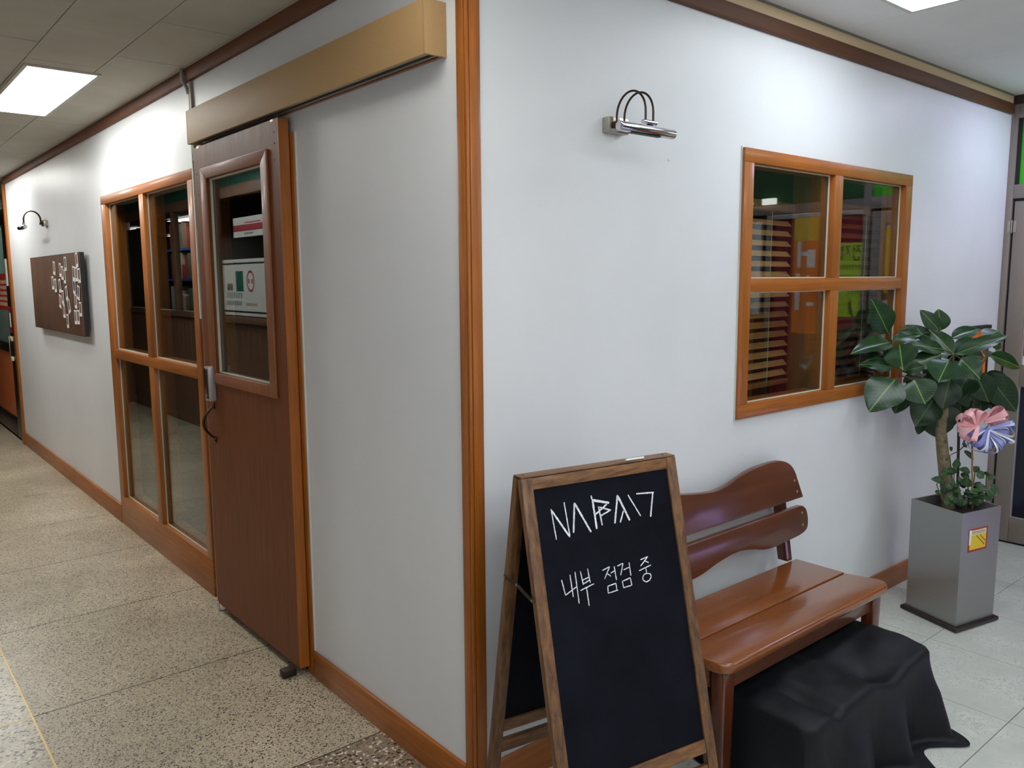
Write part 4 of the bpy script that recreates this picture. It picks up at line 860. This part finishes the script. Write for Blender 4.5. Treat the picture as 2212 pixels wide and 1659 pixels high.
# ================================================================ aluminium shopfront at the right end
X = 3.815
dm = thing('door_2', 'grey-brown aluminium glass door beside the planter under a green transom', 'door', (X, -.4, 0), kind='structure')
part('frame_post', M['alu'], dm, (X-.005, X+.07, -.034, -.0003, 0, 2.5), r=.002)
part('frame_post', M['alu'], dm, (X-.005, X+.07, -.79, -.745, 0, 2.5), r=.002)
part('transom_bar', M['alu'], dm, (X-.004, X+.07, -.7448, -.0342, 1.985, 2.062), r=.002)
part('head_bar', M['alu'], dm, (X-.004, X+.07, -.7448, -.0342, 2.425, 2.5), r=.002)
part('gasket', M['alu_dark'], dm, (X+.012, X+.06, -.0448, -.0343, .005, 1.984), (X+.012, X+.06, -.7447, -.736, .005, 1.984), (X+.012, X+.06, -.735, -.045, 1.972, 1.9845), (X+.01, X+.05, -.052, -.0345, 2.063, 2.4245))
part('door_stile', M['alu'], dm, (X, X+.045, -.132, -.0455, .012, 1.97), r=.003)
part('door_stile', M['alu'], dm, (X, X+.045, -.735, -.65, .012, 1.97), r=.003)
part('door_rail', M['alu'], dm, (X+.001, X+.044, -.6498, -.1322, .012, .155), r=.003)
part('door_rail', M['alu'], dm, (X+.001, X+.044, -.6498, -.1322, .925, 1.05), r=.003)
part('door_rail', M['alu'], dm, (X+.001, X+.044, -.6498, -.1322, 1.885, 1.97), r=.003)
part('glazing_bead', M['silver'], dm, (X+.006, X+.02, -.1385, -.1324, .156, .924), (X+.006, X+.02, -.1385, -.1324, 1.051, 1.884), (X+.006, X+.02, -.6495, -.1386, .156, .162))
part('lower_panel', M['navy'], dm, (X+.02, X+.026, -.6495, -.1325, .1625, .9245))
pic = part('picture_panel', M['white'], dm, (X+.02, X+.026, -.6495, -.1325, 1.0505, 1.8845))
def wavy(name, m, parent, x, y0, y1, fz0, fz1):
    bm = bm_new(); k = 24; L = []
    for i in range(k+1):
        y = y0+(y1-y0)*i/k; L.append((bm.verts.new((x, y, fz0(y))), bm.verts.new((x, y, fz1(y)))))
    for a, b in zip(L, L[1:]): bm.faces.new((a[0], a[1], b[1], b[0]))
    bm.normal_update(); bmesh.ops.solidify(bm, geom=bm.faces[:], thickness=.0005); return obj(name, bm, m, parent, smooth=False)
wavy('orange_shape', M['orange'], pic, X+.0192, -.4, -.135, lambda y: 1.26+.25*(y+.135), lambda y: 1.335+.3*(y+.135)+.02*math.sin(9*y))
wavy('red_shape', M['red'], pic, X+.019, -.48, -.137, lambda y: 1.10-.28*(y+.137), lambda y: 1.27+.1*(y+.137))
wavy('teal_shape', M['teal'], pic, X+.0192, -.649, -.135, lambda y: 1.435+.06*(y+.137), lambda y: 1.60)
wavy('yellow_shape', M['yellow'], pic, X+.0188, -.649, -.50, lambda y: 1.45, lambda y: 1.86)
tp = part('transom_panel', M['green'], dm, (X+.022, X+.028, -.744, -.0525, 2.0635, 2.4245))
for q in (-.135, -.3, -.36, -.5):
    bm = bm_new(); tube(bm, [(X+.0215, q, 2.235), (X+.0205, q, 2.235)], .022 if q > -.2 else .03, 16); obj('white_dot', bm, M['white'], tp)
for z in (1.83, .3):
    bm = bm_new(); tube(bm, [(X-.008, -.040, z-.036), (X-.008, -.040, z+.036)], .004, 10)
    box(bm, X-.0065, X-.0052, -.032, -.018, z-.032, z+.032); box(bm, X-.003, X-.0005, -.062, -.046, z-.032, z+.032); obj('hinge', bm, M['brushed'], dm)

# rest of the shopfront, seen as reflections in the four-pane window
sf = thing('wall_east', 'shopfront with red panels, orange post and green sign band beyond the aluminium door', 'shopfront', (X, -2.5, 0), kind='structure')
part('backing', M['dark_wall'], sf, (X+.08, X+.14, -4.4, 0, 0, 2.56), (X-.002, X+.08, -4.4, -.79, 2.5, 2.56), (X-.002, X+.08, -.79, 0, 2.5005, 2.56))
part('red_panel', M['maroon'], sf, (X+.03, X+.036, -1.46, -.7902, .05, 1.955))
for z in (1.80, 1.87, 1.93): part('louvre', M['red'], sf, (X+.024, X+.0298, -1.09, -.7905, z, z+.022))
part('sign_band', flat('dark_green_print', (34, 84, 36)), sf, (X+.01, X+.036, -4.3, -.7905, 2.06, 2.49))
part('white_rail', M['silver'], sf, (X+.0, X+.036, -1.46, -.7905, 1.957, 1.99), r=.002)
part('grey_rail', M['alu'], sf, (X+.0, X+.036, -4.3, -.7905, 1.992, 2.058), r=.002)
po = part('orange_post', M['orange'], sf, (X-.03, X+.0295, -1.262, -1.075, 1.17, 1.80))
part('brown_post', M['inner_wood'], sf, (X-.03, X+.0295, -1.262, -1.075, .02, 1.1695))
part('yellow_post', M['yellow'], sf, (X-.03, X+.0295, -1.262, -1.075, 1.8005, 1.955))
for b in ((-1.232, -1.206, 1.62, 1.86), (-1.205, -1.16, 1.70, 1.725), (-1.16, -1.1, 1.62, 1.74), (-1.238, -1.206, 1.33, 1.58), (-1.205, -1.16, 1.50, 1.52), (-1.16, -1.138, 1.45, 1.57), (-1.155, -1.1, 1.36, 1.385)):
    part('white_letter_stroke', M['white'], po, (X-.0308, X-.0301, b[0], b[1], b[2], min(b[3], 1.795)))
part('lime_poster', M['lime'], sf, (X+.0285, X+.0296, -.965, -.792, 1.29, 1.778))
bm = bm_new()
# brush lettering: a short two-syllable word and lines below (right way round here, mirrored in the glass)
def bar(bm, y0, z0, y1, z1, w=.009):
    d = Vector((0, y1-y0, z1-z0)).normalized(); obox(bm, (X+.0282, y0, z0), d, Vector((0, -d.z, d.y)), Vector((1, 0, 0)), 0, math.hypot(y1-y0, z1-z0), -w/2, w/2, -.0003, .0002)
for s in ((-.812, 1.755, -.845, 1.755), (-.84, 1.755, -.815, 1.71), (-.83, 1.735, -.848, 1.712), (-.862, 1.765, -.862, 1.68), (-.85, 1.735, -.862, 1.735), (-.825, 1.665, -.855, 1.665), (-.825, 1.665, -.825, 1.69), (-.855, 1.69, -.855, 1.665), (-.885, 1.755, -.918, 1.755), (-.912, 1.755, -.885, 1.69), (-.9, 1.72, -.922, 1.69), (-.94, 1.765, -.94, 1.67)): bar(bm, *s, w=.008)
for k, z in enumerate((1.61, 1.53, 1.44)):
    for q in range(6 - k): bar(bm, -.815-.022*q, z, -.822-.022*q, z+.025, .004); bar(bm, -.812-.022*q, z+.02, -.828-.022*q, z+.02, .004)
obj('brush_lettering', bm, M['ink'], sf, smooth=False)
part('mirrored_light_patch', M['white_lit'], sf, (X-.015, X+.0095, -1.535, -1.43, 2.065, 2.108), r=.002)  # added glowing patches standing in for ceiling lights mirrored in the window
part('mirrored_light_patch', M['white_lit'], sf, (X-.015, X+.0095, -1.68, -1.62, 2.075, 2.093), r=.002)
part('grey_post', M['alu'], sf, (X-.002, X+.029, -1.5, -1.461, 0, 1.99), r=.002)
part('white_column', M['white'], sf, (X-.002, X+.029, -1.66, -1.54, 1.29, 1.95))
part('wood_cabinet', M['inner_wood'], sf, (X-.12, X+.079, -1.9, -1.5005, .01, 1.27))
part('dark_panel', M['dark_wall'], sf, (X+.03, X+.036, -4.3, -1.5005, .02, 1.985))
dc = thing('violet_glow_case', 'added low display case, out of view, with a violet glowing front that tints the bench', 'display case', (3.74, -2.5, 0))  # guessed case, added out of view for the violet sheen on the bench
part('case_body', M['alu'], dc, (3.705, 3.78, -3.0, -1.95, 0.0, .30), r=.004)
part('lit_front', M['violet_lit'], dc, (3.7, 3.7045, -2.98, -1.97, .012, .24))

# ================================================================ wooden blinds and post inside the four-pane window
def blind(label, p0, p1, z0, z1, pitch=.0432, m='blind'):
    r = thing('wooden_blind', label, 'blind', (p0[0], p0[1], z0), 'wooden blinds behind the four-pane window')
    a = Vector((p1[0]-p0[0], p1[1]-p0[1], 0)); L = a.length; a.normalize(); nrm = Vector((a.y, -a.x, 0)); o = Vector((p0[0], p0[1], 0))
    tl = math.radians(48); sd = (nrm*math.cos(tl)-Vector((0, 0, 1))*math.sin(tl)); sn_ = a.cross(sd)
    z = z0+.05; k = 0
    while z < z1-.01:
        bm = bm_new(); obox(bm, o+Vector((0, 0, z)), a, sd, sn_, .002, L-.002, -.0158, .0158, -.0014, .0014, r=.001, seg=1); obj('slat', bm, M[m], r); z += pitch
    bm = bm_new(); obox(bm, o+Vector((0, 0, z0)), a, nrm, Vector((0, 0, 1)), 0, L, -.02, .02, 0, .022, r=.003); obj('bottom_rail', bm, M['inner_wood'], r)
    bm = bm_new(); obox(bm, o+Vector((0, 0, z1)), a, nrm, Vector((0, 0, 1)), 0, L, -.024, .024, 0, .04, r=.003); obj('head_rail', bm, M['inner_wood'], r)
    for t in (.62,):
        bm = bm_new(); q = o+a*L*t-nrm*.0; tube(bm, [q+nrm*.026+Vector((0, 0, z0+.02)), q+nrm*.026+Vector((0, 0, z1))], .0009, 6); obj('cord', bm, M['cream'], r)
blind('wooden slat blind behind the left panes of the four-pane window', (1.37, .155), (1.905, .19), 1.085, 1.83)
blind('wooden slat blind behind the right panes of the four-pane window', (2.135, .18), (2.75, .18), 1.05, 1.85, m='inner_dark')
bm = bm_new(); rbox(bm, 1.95, 2.10, .15, .21, 1.0125, 2.5, r=.003); tag(obj('wooden_post', bm, M['inner_wood'], loc=(2.02, .18, 1.0125)), 'brown wooden post between the two blinds inside the window', 'post')
bm = bm_new(); rbox(bm, 1.26, 2.9, .1012, .27, .985, 1.012, r=.003); tag(obj('inner_window_sill', bm, M['inner_wood'], loc=(2.0, .18, 1.0)), 'brown wooden sill inside the four-pane window below the blinds', 'sill')

# ================================================================ neighbouring shop door at the far left
nd_ = thing('door_3', 'dark framed shop door with orange lower panel at the far left end', 'door', (0, 7.9, 0), kind='structure')
part('wood_post', M['trim_z'], nd_, (-.02, .1, 7.1205, 7.20, 0, 2.455), r=.002)
part('dark_stile', M['dark_metal'], nd_, (-.006, .05, 7.2005, 7.34, 0, 2.45), r=.002)
part('door_stile', M['dark_metal'], nd_, (-.002, .045, 7.345, 7.52, .02, 2.1), r=.002)
part('door_stile', M['dark_metal'], nd_, (-.002, .045, 8.75, 8.9, .02, 2.1), r=.002)
part('door_rail', M['dark_metal'], nd_, (-.002, .045, 7.5205, 8.7495, .02, .2), r=.002)
part('door_rail', M['dark_metal'], nd_, (-.002, .045, 7.5205, 8.7495, .86, .95), r=.002)
part('head_rail', M['dark_metal'], nd_, (-.004, .05, 7.341, 9.4, 2.105, 2.25), r=.002)
part('glass_pane', M['glass'], nd_, (.015, .02, 7.521, 8.749, .951, 2.1))
part('glass_pane', M['glass'], nd_, (.015, .02, 7.341, 9.4, 2.251, 2.45))
part('orange_panel', flat('dull_orange_panel', (196, 104, 56)), nd_, (.012, .02, 7.521, 8.749, .201, .859))
part('handle_plate', M['cream'], nd_, (-.012, -.0025, 7.38, 7.50, .985, 1.03), (-.02, -.0025, 7.40, 7.50, .79, .83), r=.002)
part('pull_bar', M['brushed'], nd_, (-.03, -.0205, 7.43, 7.45, .79, 1.03), r=.003)
part('white_notice', M['white'], nd_, (-.0032, -.0021, 7.37, 7.48, 1.52, 1.78))
part('pink_notice', M['maroon'], nd_, (-.0032, -.0021, 7.38, 7.50, 1.06, 1.32))
part('white_sticker', M['white'], nd_, (-.0042, -.0033, 7.39, 7.46, 1.12, 1.26))
part('right_stile', M['dark_metal'], nd_, (-.006, .05, 8.905, 9.4, 0, 2.1), r=.002)
rp = part('red_poster', M['red'], nd_, (.0132, .0148, 7.56, 8.12, 1.28, 1.64))
bm = bm_new()
for k in range(6):
    for z in range(5): box(bm, .0126, .0131, 7.62+.08*k, 7.655+.08*k, 1.32+.055*z, 1.355+.055*z)
obj('white_characters', bm, M['cream'], rp, smooth=False)
part('counter', flat('green_grey_shop', (120, 146, 128)), nd_, (.35, .9, 7.3, 9.3, .0, 1.35))
part('tiled_partition', flat('pale_green_tiles', (176, 204, 190)), nd_, (.1005, 1.6, 9.34, 9.39, 0, 2.52))
panel('ceiling light inside the neighbouring shop at the far left', .3, .6, 8.0, 9.0, 2.53, M['panel_far'])

# ================================================================ shopfront across the corridor (seen in the glass reflections)
op = thing('wall_opposite', 'dark wood panelled shopfront across the corridor, seen mirrored in the glass', 'shopfront', (-1.6, 6, 0), kind='structure')
XO = -1.57
y = 2.81; me0 = None
while y < 9.3:
    if me0 is None:
        bm = bm_new(); rbox(bm, XO-.02, XO, 2.81+.001, 2.81+.129, .08, 1.17, r=.003, seg=1); p0_ = obj('panel_board', bm, M['dark_wood_panel'], op); me0 = p0_
    else:
        c = me0.copy(); C.objects.link(c); c.parent = op; c.location = (me0.location.x, me0.location.y+(y-2.81), me0.location.z)
    y += .13
part('base_rail', M['dark_wood_panel'], op, (XO-.03, XO+.012, 2.8, 9.4, 0, .078), r=.003)
part('sill', M['dark_wood_panel'], op, (XO-.06, XO+.03, 2.8, 9.4, 1.172, 1.235), r=.004)
part('beam', M['dark_wood_panel'], op, (XO-.06, XO+.02, 2.8, 9.4, 2.30, 2.40), r=.004)
part('upper_board', M['teal'], op, (XO-.04, XO, 2.8, 9.4, 2.401, 2.51))
for yp in (2.83, 4.2, 6.05, 7.5, 8.6, 9.35): part('post', M['dark_wood_panel'], op, (XO-.05, XO+.01, yp-.05, yp+.05, 1.2355, 2.2995), r=.003)
part('posted_board', M['dark_wall'], op, (XO-.03, XO-.02, 8.65, 9.3, 1.24, 2.2))
ad = thing('menu_sign', 'white framed sign with green and red badges on the shopfront across the corridor', 'sign', (XO, 5.2, 1.24))
part('sign_plate', M['white'], ad, (XO+.012, XO+.02, 4.42, 5.93, 1.245, 1.745))
bm = bm_new()
def sb(a0, a1, z0, z1, m, nm='print_mark', t=.0006): part(nm, m, ad, (XO+.0201, XO+.0201+t, a0, a1, z0, z1))
sb(4.5, 5.85, 1.70, 1.715, M['ink'], 'border_line'); sb(4.5, 5.84, 1.272, 1.287, M['ink'], 'border_line'); sb(5.868, 5.878, 1.33, 1.655, M['ink'], 'border_line')
for a, b in (((5.868, 1.655), (5.845, 1.70)), ((5.868, 1.33), (5.83, 1.28))):
    bm = bm_new(); d = Vector((0, b[0]-a[0], b[1]-a[1])); L = d.length; d.normalize(); obox(bm, (XO+.0203, a[0], a[1]), d, Vector((0, -d.z, d.y)), Vector((1, 0, 0)), 0, L, -.005, .005, 0, .0006); obj('border_line', bm, M['ink'], ad)
sb(5.28, 5.45, 1.46, 1.64, M['teal'], 'green_badge')
bm = bm_new(); L = []
for i in range(28):
    a = 2*PI*i/28; L.append([bm.verts.new((XO+.0204, 5.12+.085*r*math.cos(a), 1.55+.095*r*math.sin(a))) for r in (1, .78)])
for i in range(28): bm.faces.new((L[i][0], L[(i+1) % 28][0], L[(i+1) % 28][1], L[i][1]))
bm.normal_update(); bmesh.ops.solidify(bm, geom=bm.faces[:], thickness=.0005); obj('red_ring', bm, M['red'], ad)
sb(5.07, 5.10, 1.53, 1.57, M['red']); sb(5.14, 5.17, 1.53, 1.57, M['red'])
for k in range(5): sb(5.53+.028*k, 5.548+.028*k, 1.475, 1.52, M['ink'])
sb(5.53, 5.66, 1.47, 1.476, M['ink']); sb(5.53, 5.66, 1.523, 1.529, M['ink'])
gm = flat('grey_green_print', (120, 138, 134))
for k in range(7): sb(5.32+.055*k, 5.352+.055*k, 1.40, 1.45, gm)
for k in range(8): sb(5.34+.045*k, 5.37+.045*k, 1.335, 1.375, gm)
for k in range(7): sb(5.0+.036*k, 5.02+.036*k, 1.335, 1.36, flat('gold_print', (150, 130, 80)) if k == 0 else bpy.data.materials['gold_print'])
rb = thing('box_sign', 'white box sign with a red band above the menu sign across the corridor', 'sign', (XO, 5.1, 1.93))
part('box', M['white'], rb, (XO-.04, XO+.02, 4.5, 5.45, 1.935, 2.105)); part('red_band', M['maroon'], rb, (XO+.0201, XO+.0207, 4.5, 5.45, 1.985, 2.04)); part('small_print', M['red'], rb, (XO+.0201, XO+.0207, 4.85, 5.2, 2.05, 2.06))
for k in range(4): part('print_mark', M['ink'], rb, (XO+.0201, XO+.0207, 5.02+.05*k, 5.05+.05*k, 1.955, 1.97))
# goods shelf in that shop
gs = thing('goods_shelf', 'shelf of pale packages in the shop across the corridor', 'shelf', (-2.5, 9.8, 0))
part('side', M['navy'], gs, (-2.8, -2.45, 9.38, 9.4, 0, 2.0), (-2.8, -2.45, 10.6, 10.62, 0, 2.0))
for z in (.6, 1.1, 1.56, 1.98): part('shelf_board', flat('blue_shelf_edge', (40, 84, 150)) if z == .6 else bpy.data.materials['blue_shelf_edge'], gs, (-2.8, -2.45, 9.4005, 10.5995, z, z+.03))
pk = [flat('package_a', (200, 184, 160)), flat('package_b', (150, 110, 90)), flat('package_c', (90, 110, 90)), flat('package_d', (190, 190, 190)), flat('package_e', (150, 60, 50))]
for z in (1.13, 1.59, 2.01):
    y = 9.42; k = 0
    while y < 10.45:
        wd = random.uniform(.1, .17); hgt = random.uniform(.2, .38); bm = bm_new(); rbox(bm, -2.7, -2.47, y, y+wd, z+.0005, z+hgt, r=.004, seg=1)
        tag(obj('package', bm, random.choice(pk), loc=(-2.58, y, z)), 'packaged goods standing on the shelf of the shop across the corridor', 'package', 'packages on the shelf across the corridor'); y += wd+.008; k += 1
